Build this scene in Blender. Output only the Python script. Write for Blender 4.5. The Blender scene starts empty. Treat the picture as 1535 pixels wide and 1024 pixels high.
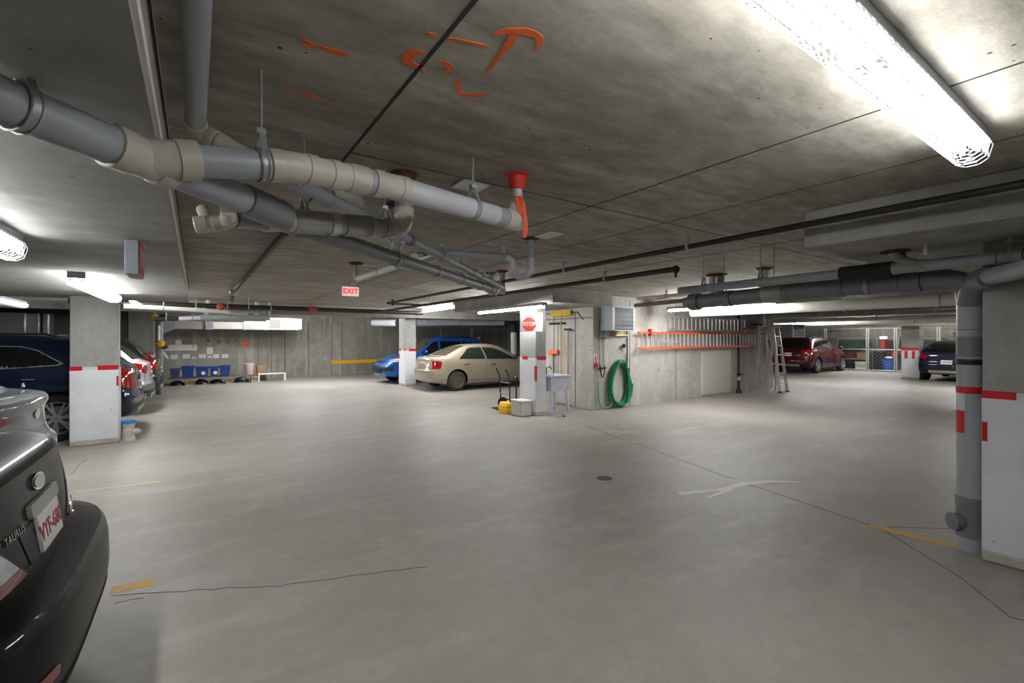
import bpy, math, random
from mathutils import Vector, Matrix
from mathutils.bvhtree import BVHTree
random.seed(7)
PI = math.pi
SC = bpy.context.scene
COL = SC.collection

# ------------------------------------------------------------------ camera model
F_PX, CX, HY, CAM_H = 690.0, 767.5, 507.0, 1.6
YAW = math.atan((CX - 294) / F_PX)
SY, CY = math.sin(YAW), math.cos(YAW)

def at(px, py, z=None, x=None, y=None, d=None):
    """world point seen at a pixel of the photo, on a plane of given z, x or y, or at depth d"""
    l = (px - CX) / F_PX
    v = (HY - py) / F_PX
    fx, fy = SY + CY * l, CY - SY * l
    if z is not None: t = (z - CAM_H) / v
    elif x is not None: t = x / fx
    elif y is not None: t = y / fy
    else: t = d
    return Vector((t * fx, t * fy, CAM_H + t * v))

# ------------------------------------------------------------------ materials
def _new(name):
    m = bpy.data.materials.new(name); m.use_nodes = True
    nt = m.node_tree
    return m, nt, nt.nodes['Principled BSDF']

def rgb(h):
    """sRGB 0..255 triple -> linear"""
    def c(u):
        u /= 255.0
        return u / 12.92 if u <= .04045 else ((u + .055) / 1.055) ** 2.4
    return tuple(c(u) for u in h) + (1.0,)

def plain(name, col, rough=.5, metal=0.0, var=.06, scale=9.0, bump=0.0, coat=0.0, spec=.5, trans=0.0):
    m, nt, b = _new(name)
    N = nt.nodes; Lk = nt.links
    tc = N.new('ShaderNodeTexCoord'); nz = N.new('ShaderNodeTexNoise')
    nz.inputs['Scale'].default_value = scale; nz.inputs['Detail'].default_value = 5
    Lk.new(tc.outputs['Object'], nz.inputs['Vector'])
    c = rgb(col)
    mx = N.new('ShaderNodeMix'); mx.data_type = 'RGBA'
    mx.inputs['A'].default_value = tuple(max(0, u * (1 - var)) for u in c[:3]) + (1,)
    mx.inputs['B'].default_value = tuple(min(1, u * (1 + var)) for u in c[:3]) + (1,)
    Lk.new(nz.outputs['Fac'], mx.inputs['Factor'])
    Lk.new(mx.outputs['Result'], b.inputs['Base Color'])
    b.inputs['Roughness'].default_value = rough
    b.inputs['Metallic'].default_value = metal
    b.inputs['Coat Weight'].default_value = coat
    b.inputs['Coat Roughness'].default_value = .05
    b.inputs['Specular IOR Level'].default_value = spec
    if trans: b.inputs['Transmission Weight'].default_value = trans
    if bump:
        bp = N.new('ShaderNodeBump'); bp.inputs['Strength'].default_value = bump; bp.inputs['Distance'].default_value = .01
        Lk.new(nz.outputs['Fac'], bp.inputs['Height']); Lk.new(bp.outputs['Normal'], b.inputs['Normal'])
    return m

def glow(name, col, strength):
    m, nt, b = _new(name)
    b.inputs['Base Color'].default_value = rgb(col)
    b.inputs['Emission Color'].default_value = rgb(col)
    b.inputs['Emission Strength'].default_value = strength
    return m

def concrete(name, c1, c2, c3, big=.35, stretch=(1, 1, 1), fine=14.0, rough=.8, bump=.15, pits=0.0, dark=.35, fstretch=None, spec=.5):
    """three-tone stained concrete: large blotches, stretched streaks, fine grain, optional pits"""
    m, nt, b = _new(name)
    N = nt.nodes; Lk = nt.links
    tc = N.new('ShaderNodeTexCoord')
    def noise(scale, detail, st, rgh=.6):
        mp = N.new('ShaderNodeMapping'); mp.inputs['Scale'].default_value = st
        Lk.new(tc.outputs['Object'], mp.inputs['Vector'])
        n = N.new('ShaderNodeTexNoise'); n.inputs['Scale'].default_value = scale
        n.inputs['Detail'].default_value = detail; n.inputs['Roughness'].default_value = rgh
        Lk.new(mp.outputs['Vector'], n.inputs['Vector']); return n
    def ramp(src, a, bb):
        r = N.new('ShaderNodeMapRange'); r.inputs['From Min'].default_value = a; r.inputs['From Max'].default_value = bb
        Lk.new(src, r.inputs['Value']); return r.outputs['Result']
    def mix(f, A, B, blend='MIX'):
        x = N.new('ShaderNodeMix'); x.data_type = 'RGBA'; x.blend_type = blend
        if hasattr(f, 'default_value') or not isinstance(f, float): Lk.new(f, x.inputs['Factor'])
        else: x.inputs['Factor'].default_value = f
        for s, k in ((A, 'A'), (B, 'B')):
            if isinstance(s, tuple): x.inputs[k].default_value = s
            else: Lk.new(s, x.inputs[k])
        return x.outputs['Result']
    n1 = noise(big, 6, (1, 1, 1)); n2 = noise(1.6, 7, stretch, .65); n3 = noise(fine, 8, fstretch or (1, 1, 1), .7)
    c = mix(ramp(n1.outputs['Fac'], .38, .62), rgb(c1), rgb(c2))
    c = mix(ramp(n2.outputs['Fac'], .50, .74), c, rgb(c3))
    g = N.new('ShaderNodeMapRange'); g.inputs['From Min'].default_value = .3; g.inputs['From Max'].default_value = .7
    g.inputs['To Min'].default_value = 1 - dark * .5; g.inputs['To Max'].default_value = 1.0 + dark * .25
    Lk.new(n3.outputs['Fac'], g.inputs['Value'])
    cm = N.new('ShaderNodeVectorMath'); cm.operation = 'SCALE'
    Lk.new(c, cm.inputs[0]); Lk.new(g.outputs['Result'], cm.inputs['Scale'])
    out = cm.outputs['Vector']
    if pits:
        vo = N.new('ShaderNodeTexVoronoi'); vo.inputs['Scale'].default_value = pits; Lk.new(tc.outputs['Object'], vo.inputs['Vector'])
        nn = noise(pits * .35, 3, (1, 1, 1))
        th = N.new('ShaderNodeMath'); th.operation = 'MULTIPLY'; th.inputs[1].default_value = .22
        Lk.new(ramp(nn.outputs['Fac'], .5, .8), th.inputs[0])
        lt = N.new('ShaderNodeMath'); lt.operation = 'LESS_THAN'
        Lk.new(vo.outputs['Distance'], lt.inputs[0]); Lk.new(th.outputs[0], lt.inputs[1])
        out = mix(lt.outputs[0], out, rgb((60, 58, 54)))
    Lk.new(out, b.inputs['Base Color'])
    b.inputs['Roughness'].default_value = rough
    b.inputs['Specular IOR Level'].default_value = spec
    bp = N.new('ShaderNodeBump'); bp.inputs['Strength'].default_value = bump; bp.inputs['Distance'].default_value = .02
    Lk.new(n3.outputs['Fac'], bp.inputs['Height']); Lk.new(bp.outputs['Normal'], b.inputs['Normal'])
    return m

def paint(name, col, rough=.18, metal=.0, coat=1.0, var=.04):
    return plain(name, col, rough=rough + .3, metal=metal, var=var, scale=3.0, coat=coat, spec=.15)

M = {}
M['floor'] = concrete('floor_concrete', (158, 153, 146), (146, 140, 132), (169, 163, 155), big=.3, stretch=(.6, 1.6, 1), fine=7, rough=.52, bump=.05, dark=.22, spec=.4)
M['ceiling'] = concrete('ceiling_concrete', (174, 168, 155), (150, 141, 126), (196, 192, 182), big=.55, stretch=(.6, 2.4, 1), fine=5, rough=.85, bump=.25, pits=15, dark=.8, fstretch=(.7, 1.8, 1))
M['slab'] = concrete('drop_slab_concrete', (160, 159, 154), (150, 148, 141), (174, 172, 167), big=.6, stretch=(.7, 2.0, 1), fine=6, rough=.85, bump=.18, pits=10, dark=.35)
M['wall'] = concrete('wall_concrete', (154, 151, 142), (134, 130, 120), (176, 173, 164), big=.7, stretch=(2.2, 2.2, .35), fine=5, rough=.85, bump=.15, pits=7, dark=.4)
M['roomwall'] = concrete('light_wall_concrete', (186, 183, 175), (170, 166, 157), (205, 202, 195), big=.8, stretch=(1.8, 1.8, .5), fine=7, rough=.85, bump=.12, pits=9, dark=.3)
M['column'] = concrete('column_concrete', (160, 161, 158), (148, 148, 144), (172, 173, 170), big=1.2, stretch=(2, 2, .8), fine=9, rough=.85, bump=.15, pits=8, dark=.25)
M['whitepaint'] = concrete('white_masonry_paint', (222, 224, 229), (214, 216, 221), (230, 231, 234), big=1.5, stretch=(1, 1, 1.5), fine=11, rough=.55, bump=.1, pits=9, dark=.1)
M['dirt'] = concrete('stained_paint', (188, 184, 172), (176, 166, 146), (203, 201, 194), big=3, stretch=(2, 2, 1), fine=14, rough=.7, bump=.1, dark=.4)
M['joint'] = plain('joint_shadow_gap', (58, 55, 50), .9)
M['crack'] = plain('crack_line', (98, 94, 88), .9)
M['patch'] = plain('pale_filler', (232, 227, 218), .6, var=.08, scale=20)
M['stain'] = plain('damp_stain', (118, 112, 103), .8, var=.2, scale=12)
M['yellow'] = concrete('worn_yellow_paint', (214, 164, 70), (204, 160, 84), (190, 165, 120), big=3, fine=16, rough=.7, bump=.05, dark=.3)
M['palepaint'] = concrete('faded_yellow_paint', (192, 172, 138), (184, 168, 142), (172, 164, 150), big=3, fine=16, rough=.7, bump=.05, dark=.2)
M['yellowbright'] = plain('yellow_board', (235, 178, 24), .6)
M['red'] = plain('red_reflective_tape', (196, 18, 30), .35)
M['white'] = plain('white_enamel', (226, 228, 230), .4)
M['whitetape'] = plain('white_reflective_tape', (205, 208, 212), .35)
M['orange'] = plain('orange_spray_paint', (250, 108, 44), .8, var=.3, scale=30)
M['orangered'] = plain('orange_ribbon', (248, 96, 52), .6, var=.08)
M['firestop'] = plain('red_firestop', (200, 40, 28), .6)
M['firestopdark'] = plain('dark_red_firestop', (88, 32, 28), .7)
M['pvc'] = plain('grey_plastic_pipe', (156, 161, 166), .38, var=.05)
M['pvcdark'] = plain('dark_grey_plastic_pipe', (116, 119, 122), .42, var=.05)
M['pvclight'] = plain('pale_grey_plastic_pipe', (200, 203, 207), .38, var=.04)
M['fitting'] = plain('beige_plastic_fitting', (194, 188, 174), .38, var=.05)
M['fitgrey'] = plain('grey_plastic_fitting', (156, 155, 148), .4, var=.05)
M['steelpipe'] = plain('dark_steel_pipe', (44, 40, 38), .5, metal=.3, var=.2)
M['rustpipe'] = plain('rusty_insulated_pipe', (120, 100, 80), .7, var=.3, scale=14)
M['insul'] = plain('white_pipe_insulation', (205, 202, 192), .7, var=.08)
M['black'] = plain('black_plastic', (16, 16, 17), .5)
M['blackfoam'] = plain('black_foam_insulation', (38, 39, 40), .75, bump=.3, scale=30)
M['rubber'] = plain('black_tyre_rubber', (24, 24, 24), .85, var=.15)
M['dustrubber'] = plain('dusty_tyre_rubber', (66, 62, 56), .9, var=.2)
M['zinc'] = plain('zinc_plated_steel', (170, 171, 170), .4, metal=.45, var=.1)
M['galv'] = plain('galvanised_sheet', (176, 182, 186), .35, metal=.55, var=.12, scale=5)
M['alu'] = plain('aluminium', (205, 206, 206), .35, metal=.6, var=.06)
M['housing'] = plain('white_fixture_metal', (150, 156, 162), .45, var=.03)
M['guard'] = plain('white_guard_wire', (226, 228, 232), .35)
M['glass'] = plain('dark_car_glass', (14, 17, 18), .06, spec=.6, coat=.6)
M['glassgreen'] = plain('green_tint_car_glass', (40, 54, 48), .07, spec=.6, coat=.6, var=.3, scale=2)
M['glassgrey'] = plain('dusty_car_glass', (78, 74, 64), .18, spec=.6, var=.15, scale=2)
M['tail'] = plain('red_lamp_lens', (170, 12, 18), .1, coat=1, var=.25, scale=40)
M['taildark'] = plain('dark_red_lamp_lens', (120, 14, 20), .1, coat=1, var=.25, scale=40)
M['lens'] = plain('clear_lamp_lens', (190, 192, 196), .12, coat=1, var=.45, scale=26, metal=.3)
M['chrome'] = plain('chrome', (215, 215, 218), .12, metal=1.0, var=.02)
M['plate'] = plain('white_number_plate', (222, 222, 220), .4)
M['plateink'] = plain('red_plate_ink', (168, 42, 48), .5)
M['ink'] = plain('dark_printed_ink', (40, 42, 48), .6)
M['steelrim'] = plain('grey_steel_rim', (112, 108, 100), .5, metal=.3)
M['alloy'] = plain('silver_alloy_rim', (165, 167, 170), .3, metal=.7)
M['wood'] = plain('pale_timber', (196, 164, 110), .6, var=.15, scale=5)
M['board'] = plain('brown_board', (120, 102, 80), .75, var=.15)
M['card'] = plain('brown_cardboard', (146, 118, 86), .8, var=.1)
M['block'] = concrete('cinder_block', (176, 166, 144), (160, 150, 130), (190, 182, 164), big=4, fine=30, rough=.9, bump=.3, dark=.4)
M['bin'] = plain('blue_bin_plastic', (24, 58, 132), .4, var=.05)
M['bindark'] = plain('slate_blue_bin_plastic', (54, 68, 98), .45, var=.05)
M['bag'] = plain('dark_bag_film', (24, 22, 32), .3, var=.3)
M['hose'] = plain('green_rubber_hose', (16, 128, 84), .4, var=.1)
M['hosepale'] = plain('pale_green_hose', (80, 170, 130), .4, var=.1)
M['sink'] = plain('white_moulded_plastic', (206, 210, 224), .45, var=.02)
M['ladder'] = plain('orange_fibreglass_rail', (236, 92, 40), .45, var=.05)
M['exitred'] = glow('exit_letters_red', (235, 30, 44), .9)
M['exitface'] = glow('exit_sign_face', (215, 205, 200), .5)
M['stopred'] = plain('red_sign_face', (226, 70, 56), .4, var=.02)
M['labelwhite'] = plain('white_paper', (226, 226, 222), .7, var=.03)
M['pink'] = plain('pale_pink_plastic', (214, 190, 194), .5)
M['foil'] = plain('crinkled_foil', (150, 152, 156), .3, metal=.7, var=.4, scale=24, bump=.8)
M['mesh'] = plain('cage_wire', (150, 152, 154), .4, metal=.5)
M['greybox'] = plain('pale_grey_plastic', (208, 208, 200), .5)
M['yellowbox'] = plain('yellow_plastic', (244, 190, 30), .45)
M['greenbox'] = plain('dark_green_plastic', (24, 62, 52), .5)
M['purple'] = plain('purple_fabric', (120, 60, 150), .8)
M['bluebucket'] = plain('blue_bucket_plastic', (50, 96, 176), .45)
TUBE = glow('lit_fluorescent_tube', (251, 252, 252), 60.0)
DIFF = glow('lit_diffuser', (251, 252, 252), 22.0)

# ------------------------------------------------------------------ mesh builder
def frame_of(dv):
    dv = Vector(dv).normalized()
    up = Vector((0, 0, 1)) if abs(dv.z) < .95 else Vector((1, 0, 0))
    a = dv.cross(up).normalized(); b = a.cross(dv).normalized()
    return a, b

def world_loc(o):
    v = Vector((0, 0, 0))
    while o is not None:
        v += o.location; o = o.parent
    return v

class MB:
    def __init__(s): s.v = []; s.f = []
    def add(s, vs, fs):
        n = len(s.v); s.v += [tuple(v) for v in vs]; s.f += [tuple(i + n for i in f) for f in fs]; return s
    def box(s, x0, x1, y0, y1, z0, z1):
        x0, x1 = sorted((x0, x1)); y0, y1 = sorted((y0, y1)); z0, z1 = sorted((z0, z1))
        return s.add([(x, y, z) for z in (z0, z1) for y in (y0, y1) for x in (x0, x1)],
                     [(0, 2, 3, 1), (4, 5, 7, 6), (0, 1, 5, 4), (2, 6, 7, 3), (1, 3, 7, 5), (0, 4, 6, 2)])
    def bar(s, p0, p1, w, h, up=None):
        """rectangular bar between two points"""
        p0, p1 = Vector(p0), Vector(p1); dv = (p1 - p0).normalized()
        if up is None: a, b = frame_of(dv)
        else: a = dv.cross(Vector(up)).normalized(); b = a.cross(dv).normalized()
        vs = [p + a * (i * w / 2) + b * (j * h / 2) for p in (p0, p1) for i, j in ((-1, -1), (1, -1), (1, 1), (-1, 1))]
        return s.add(vs, [(0, 1, 2, 3), (7, 6, 5, 4), (0, 4, 5, 1), (1, 5, 6, 2), (2, 6, 7, 3), (3, 7, 4, 0)])
    def tube(s, pts, r, n=12, caps=True, closed=False):
        pts = [Vector(p) for p in pts]; m = len(pts); rs = r if isinstance(r, (list, tuple)) else [r] * m
        a = None; rings = []
        for i, p in enumerate(pts):
            if closed: dv = (pts[(i + 1) % m] - pts[i - 1]).normalized()
            else: dv = (pts[min(i + 1, m - 1)] - pts[max(i - 1, 0)])
            if dv.length < 1e-9: dv = Vector((0, 0, 1))
            dv = dv.normalized()
            if a is None: a, b = frame_of(dv)
            else:
                a = (a - dv * a.dot(dv)); a = a.normalized() if a.length > 1e-6 else frame_of(dv)[0]
                b = dv.cross(a) * -1
            b = a.cross(dv)
            rings.append([p + (a * math.cos(2 * PI * k / n) + b * math.sin(2 * PI * k / n)) * rs[i] for k in range(n)])
        vs = [q for r_ in rings for q in r_]; fs = []
        for i in range(m if closed else m - 1):
            j = (i + 1) % m
            for k in range(n):
                k2 = (k + 1) % n
                fs.append((i * n + k, j * n + k, j * n + k2, i * n + k2))
        if caps and not closed:
            fs.append(tuple(range(n))); fs.append(tuple((m - 1) * n + k for k in reversed(range(n))))
        return s.add(vs, fs)
    def cyl(s, p0, p1, r0, r1=None, n=16): return s.tube([p0, p1], [r0, r0 if r1 is None else r1], n)
    def lathe(s, p0, dv, prof, n=24, caps=True):
        """prof: list of (distance along dv, radius)"""
        p0 = Vector(p0); dv = Vector(dv).normalized(); a, b = frame_of(dv); m = len(prof)
        vs = [p0 + dv * t + (a * math.cos(2 * PI * k / n) + b * math.sin(2 * PI * k / n)) * max(r, 1e-4) for t, r in prof for k in range(n)]
        fs = [(i * n + k, (i + 1) * n + k, (i + 1) * n + (k + 1) % n, i * n + (k + 1) % n) for i in range(m - 1) for k in range(n)]
        if caps: fs += [tuple(range(n)), tuple((m - 1) * n + k for k in reversed(range(n)))]
        return s.add(vs, fs)
    def prism(s, poly, a0, a1, axis='z'):
        """extrude a 2-D polygon along an axis; poly coordinates are the two other axes in order"""
        def mk(u, v, w): return {'z': (u, v, w), 'y': (u, w, v), 'x': (w, u, v)}[axis]
        n = len(poly)
        return s.add([mk(u, v, a0) for u, v in poly] + [mk(u, v, a1) for u, v in poly],
                     [tuple(range(n)), tuple(reversed(range(n, 2 * n)))] + [(i, i + n, (i + 1) % n + n, (i + 1) % n) for i in range(n)])
    def ball(s, c, r, n=12, m=8, sc=(1, 1, 1)):
        c = Vector(c)
        return s.add([c + Vector((r * sc[0] * math.sin(PI * max(.02, min(.98, i / m))) * math.cos(2 * PI * k / n), r * sc[1] * math.sin(PI * max(.02, min(.98, i / m))) * math.sin(2 * PI * k / n), r * sc[2] * math.cos(PI * i / m))) for i in range(m + 1) for k in range(n)],
                     [(i * n + k, (i + 1) * n + k, (i + 1) * n + (k + 1) % n, i * n + (k + 1) % n) for i in range(m) for k in range(n)] + [tuple(range(n)), tuple(m * n + k for k in range(n))])
    def strip(s, pts, w, z, t=.002, up=True):
        """flat thin slab following a polyline in plan; w width, thickness t"""
        pts = [Vector((p[0], p[1])) for p in pts]; m = len(pts); L = []; R = []
        ws = w if isinstance(w, (list, tuple)) else [w] * m
        for i, p in enumerate(pts):
            dv = (pts[min(i + 1, m - 1)] - pts[max(i - 1, 0)]).normalized(); nv = Vector((-dv.y, dv.x))
            L.append(p + nv * ws[i] / 2); R.append(p - nv * ws[i] / 2)
        z0, z1 = (z, z + t) if up else (z - t, z)
        vs = [(q.x, q.y, zz) for zz in (z0, z1) for q in L] + [(q.x, q.y, zz) for zz in (z0, z1) for q in R]
        fs = []
        for i in range(m - 1):
            a, b, c, d = i, i + m, i + 2 * m, i + 3 * m
            fs += [(a, c, c + 1, a + 1), (b, b + 1, d + 1, d), (a, a + 1, b + 1, b), (c, d, d + 1, c + 1)]
        fs += [(0, m, 3 * m, 2 * m), (m - 1, 3 * m - 1, 4 * m - 1, 2 * m - 1)]
        return s.add(vs, fs)
    def build(s, name, mat, parent=None, local=False, smooth=35, bevel=0.0):
        me = bpy.data.meshes.new(name)
        off = Vector((0, 0, 0)) if (parent is None or local) else world_loc(parent)
        me.from_pydata([(v[0] - off.x, v[1] - off.y, v[2] - off.z) for v in s.v], [], s.f)
        if isinstance(mat, (list, tuple)):
            for m_ in mat: me.materials.append(m_)
        else: me.materials.append(mat)
        me.validate(); me.update()
        if smooth:
            for p in me.polygons: p.use_smooth = True
            me.set_sharp_from_angle(angle=math.radians(smooth))
        o = bpy.data.objects.new(name, me); COL.objects.link(o)
        if parent is not None: o.parent = parent
        if bevel:
            bv = o.modifiers.new('edge', 'BEVEL'); bv.width = bevel; bv.segments = 2; bv.limit_method = 'ANGLE'; bv.angle_limit = math.radians(40)
        return o

def fix_normals(o):
    import bmesh
    bm = bmesh.new(); bm.from_mesh(o.data); bmesh.ops.recalc_face_normals(bm, faces=bm.faces); bm.to_mesh(o.data); bm.free()

def tag(o, label, cat, group=None, kind=None):
    if label: o['label'] = label
    if cat: o['category'] = cat
    if group: o['group'] = group
    if kind: o['kind'] = kind
    return o

def thing(name, label, cat, loc, rotz=0.0, group=None):
    o = bpy.data.objects.new(name, None); COL.objects.link(o)
    o.location = Vector(loc); o.rotation_euler = (0, 0, rotz); o.empty_display_size = .1
    return tag(o, label, cat, group)

def dup(root, loc, label=None, rotz=None, group=None):
    r = root.copy(); COL.objects.link(r); r.location = Vector(loc)
    if rotz is not None: r.rotation_euler = (0, 0, rotz)
    if label: r['label'] = label
    if group: r['group'] = group
    for ch in list(root.children):
        c = ch.copy(); COL.objects.link(c); c.parent = r
        for g in list(ch.children):
            d = g.copy(); COL.objects.link(d); d.parent = c
    return r

def text_obj(name, s, size, mat, parent, M4, extrude=.001, align='CENTER', spacing=1.0, bold=0.0):
    """lettering as a mesh; M4 maps the text plane (x right, y up) into the parent's frame"""
    cu = bpy.data.curves.new(name, 'FONT'); cu.body = s; cu.size = size; cu.extrude = extrude; cu.align_x = align; cu.align_y = 'CENTER'
    cu.space_character = spacing; cu.offset = bold; cu.resolution_u = 3
    t = bpy.data.objects.new('tmp_text', cu); COL.objects.link(t)
    dg = bpy.context.evaluated_depsgraph_get(); dg.update()
    me = bpy.data.meshes.new_from_object(t.evaluated_get(dg)); bpy.data.objects.remove(t); bpy.data.curves.remove(cu)
    me.name = name; me.transform(M4); me.materials.clear(); me.materials.append(mat)
    o = bpy.data.objects.new(name, me); COL.objects.link(o)
    if parent is not None: o.parent = parent
    return o

def basis(o, x, y, loc=None):
    """matrix with given x and y directions (text right / up) at a location"""
    x = Vector(x).normalized(); y = Vector(y).normalized(); z = x.cross(y)
    m = Matrix((x, y, z)).transposed().to_4x4(); m.translation = Vector(o); return m

# ================================================================== THE SETTING
ZC = 2.57          # slab soffit
ZL = 2.23          # lowered slab over the parking row
ZD = 2.29          # drop panels over columns
X0, X1, Y0, Y1 = -7.0, 29.0, -5.0, 20.8
def structure(name, mb, mat, bevel=0, smooth=35): 
    o = mb.build(name, mat, bevel=bevel, smooth=smooth); o['kind'] = 'structure'; return o
floor = structure('floor', MB().box(X0, X1, Y0, Y1, -.2, 0), M['floor'])
ceiling = structure('ceiling', MB().box(X0, X1, Y0, Y1, ZC, ZC + .06), M['ceiling'])
structure('wall_back', MB().box(X0, X1, Y1, Y1 + .25, 0, ZC), M['wall'])
structure('wall_left', MB().box(X0 - .25, X0, Y0, Y1, 0, ZC), M['wall'])
structure('wall_right', MB().box(X1, X1 + .25, Y0, Y1, 0, ZC), M['wall'])
structure('wall_front', MB().box(X0, X1, Y0 - .25, Y0, 0, ZC), M['wall'])
slabL = structure('ceiling_lowered_slab', MB().box(X0, -.105, Y0, 10.0, ZL, ZC), M['slab'])
RX0, RY0, RX1, RY1 = 7.26, 7.4, 15.2, 10.1
structure('wall_utility_room', MB().box(RX0, RX1, RY0, RY1, 0, ZC), M['roomwall'])
structure('ceiling_drop_panel', MB().box(5.63, RX0 - .002, 6.82, 10.9, ZD, ZC), M['slab'])
structure('ceiling_drop_panel', MB().box(3.85, 6.3, -2.2, 1.65, ZD, ZC), M['slab'], bevel=.012)
structure('ceiling_drop_panel', MB().box(9.9, 15.6, -4.9, 3.6, 2.31, ZC), M['slab'])
structure('ceiling_beam', MB().box(X0, X1, 14.4, 14.9, 2.27, ZC), M['slab'])
structure('ceiling_beam', MB().box(16.2, 16.7, Y0, Y1, 2.27, ZC), M['slab'])

# joints, cracks and marks of the floor and the ceiling stay children of them
def fstrip(name, pts, w, mat, t=.0015):
    o = MB().strip(pts, w, 0.0, t).build(name, mat, floor); return o
def G(px, py): p = at(px, py, z=0); return (p.x, p.y)
def K(px, py, z=ZC): p = at(px, py, z=z); return (p.x, p.y)
def wiggle(pts, amp, n=6):
    out = []
    for i in range(len(pts) - 1):
        for k in range(n):
            t = k / n; out.append((pts[i][0] + (pts[i + 1][0] - pts[i][0]) * t + random.uniform(-amp, amp), pts[i][1] + (pts[i + 1][1] - pts[i][1]) * t + random.uniform(-amp, amp)))
    return out + [pts[-1]]
fstrip('saw_cut', [G(877, 638), G(1110, 722), G(1323, 794)], .009, M['crack'])
fstrip('saw_cut', [G(1323, 794), G(1440, 866), G(1515, 926)], .007, M['crack'])
fstrip('saw_cut', [G(1515, 926), G(1535, 930)], .007, M['crack'])
fstrip('saw_cut', [G(1330, 790), G(1430, 793)], .006, M['crack'])
fstrip('crack', wiggle([G(168, 892), G(300, 884), G(420, 878), G(520, 864), G(640, 850)], .012), .006, M['crack'])
fstrip('crack', wiggle([G(105, 712), G(130, 688)], .01), .006, M['crack'])
fstrip('crack', wiggle([G(170, 905), G(215, 896)], .01), .005, M['crack'])
fc = [(370, 221), (500, 210), (556, 194), (588, 186), (690, 180), (820, 186), (690, 188), (612, 195), (566, 206), (548, 217), (477, 241), (460, 239), (520, 216), (380, 230)]
MB().prism([G(850 + u / 2.2409, 640 + v / 2.2409) for u, v in reversed(fc)], .0002, .0018).build('filled_crack', M['patch'], floor, smooth=0)
fstrip('filled_crack', [G(1022, 696), G(1070, 710), G(1112, 723)], [.010, .016, .02], M['patch'], .0022)
fstrip('parking_line', [G(165, 886), G(231, 872)], .10, M['yellow'])
fstrip('parking_line', [G(112, 738), G(240, 722)], .07, M['palepaint'])
fstrip('parking_line', [G(1303, 788), G(1440, 821)], .10, M['yellow'])
fstrip('parking_line', [G(182, 662), G(260, 656)], .06, M['palepaint'])

def cstrip(name, pts, w, mat, z=ZC, par=None):
    return MB().strip(pts, w, z, .002, up=False).build(name, mat, par or ceiling)
for x in (.66,):
    cstrip('joint', [(x, -4.9), (x, 14.4)], .014, M['joint'])
j0 = K(520, 236); j1 = K(880, 309)
for y in (2.75, 5.2):
    pass
cstrip('joint', [(.66, K(900, 312)[1]), (X1, K(900, 312)[1])], .008, M['joint'])
cstrip('joint', [(K(1150, 221)[0], Y0), (K(1150, 221)[0], 14.4)], .010, M['joint'])
cstrip('joint', [(K(1200, 284)[0], Y0), (K(1200, 284)[0], 14.4)], .006, M['joint'])
cstrip('joint', [(4.9, 1.7), (4.9, 6.8)], .008, M['joint'])
def stroke(pts, w):
    q = [K(*p) for p in pts]; w = [a * .72 for a in w]
    for _ in range(2 if len(q) > 2 else 1):      # corner cutting rounds the sprayed line
        n, m = [q[0]], [w[0]]
        for k in range(len(q) - 1):
            for t in (.25, .75):
                n.append((q[k][0] + (q[k + 1][0] - q[k][0]) * t, q[k][1] + (q[k + 1][1] - q[k][1]) * t)); m.append(w[k] + (w[k + 1] - w[k]) * t)
        q, w = n + [q[-1]], m + [w[-1]]
    w = [a * random.uniform(.82, 1.15) for a in w]
    cstrip('spray_mark', q, w, M['orange'])
stroke([(452, 61), (464, 66), (474, 70)], [.035, .05, .02])
stroke([(480, 70), (500, 77), (520, 82)], [.03, .042, .035])
stroke([(427, 133), (440, 138)], [.03, .02]); stroke([(452, 140), (470, 144), (488, 150)], [.03, .025, .01])
stroke([(636, 81), (622, 77), (611, 83), (610, 92), (620, 98), (633, 99)], [.02, .045, .055, .055, .045, .02])
stroke([(640, 50), (654, 53)], [.03, .025]); stroke([(672, 57), (700, 62), (729, 69)], [.012, .02, .02])
stroke([(657, 92), (668, 93), (676, 100), (671, 108), (662, 107)], [.012, .025, .03, .022, .01])
stroke([(688, 120), (684, 130), (690, 140), (706, 143), (731, 141)], [.03, .03, .03, .028, .02])
stroke([(740, 51), (758, 46), (785, 46), (806, 52), (811, 64), (803, 75)], [.02, .035, .045, .04, .03, .012])
stroke([(770, 52), (764, 66), (752, 78), (742, 92), (730, 108)], [.04, .042, .03, .022, .008])
# rough seam along the edge of the lowered slab
MB().box(-.109, -.097, -4.9, 10.0, ZL + .035, ZL + .075).build('seam', M['patch'], slabL)
MB().box(-.107, -.099, -4.9, 10.0, ZC - .09, ZC - .075).build('seam', M['joint'], slabL)
for px in (427, 462):
    x = at(px, 520, y=Y1).x; MB().box(x - .012, x + .012, Y1 - .006, Y1 + .01, 0, 2.3).build('wall_joint', M['joint'])['kind'] = 'structure'
for px in (387, 407, 497, 513):
    x = at(px, 520, y=Y1).x; MB().box(x - .02, x + .02, Y1 - .006, Y1 + .01, 0, 2.3).build('wall_joint', M['stain'])['kind'] = 'structure'
for (xx, dark) in ((8.45, 1), (10.2, 0), (11.4, 0)):
    MB().box(xx - .008, xx + .008, RY0 - .005, RY0 + .01, 0, ZC - .05).build('wall_joint', M['crack'])['kind'] = 'structure'
for yy in (7.98, 8.75):
    MB().box(RX0 - .005, RX0 + .01, yy - .01, yy + .01, 0, 2.2).build('wall_joint', M['crack'])['kind'] = 'structure'

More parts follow.
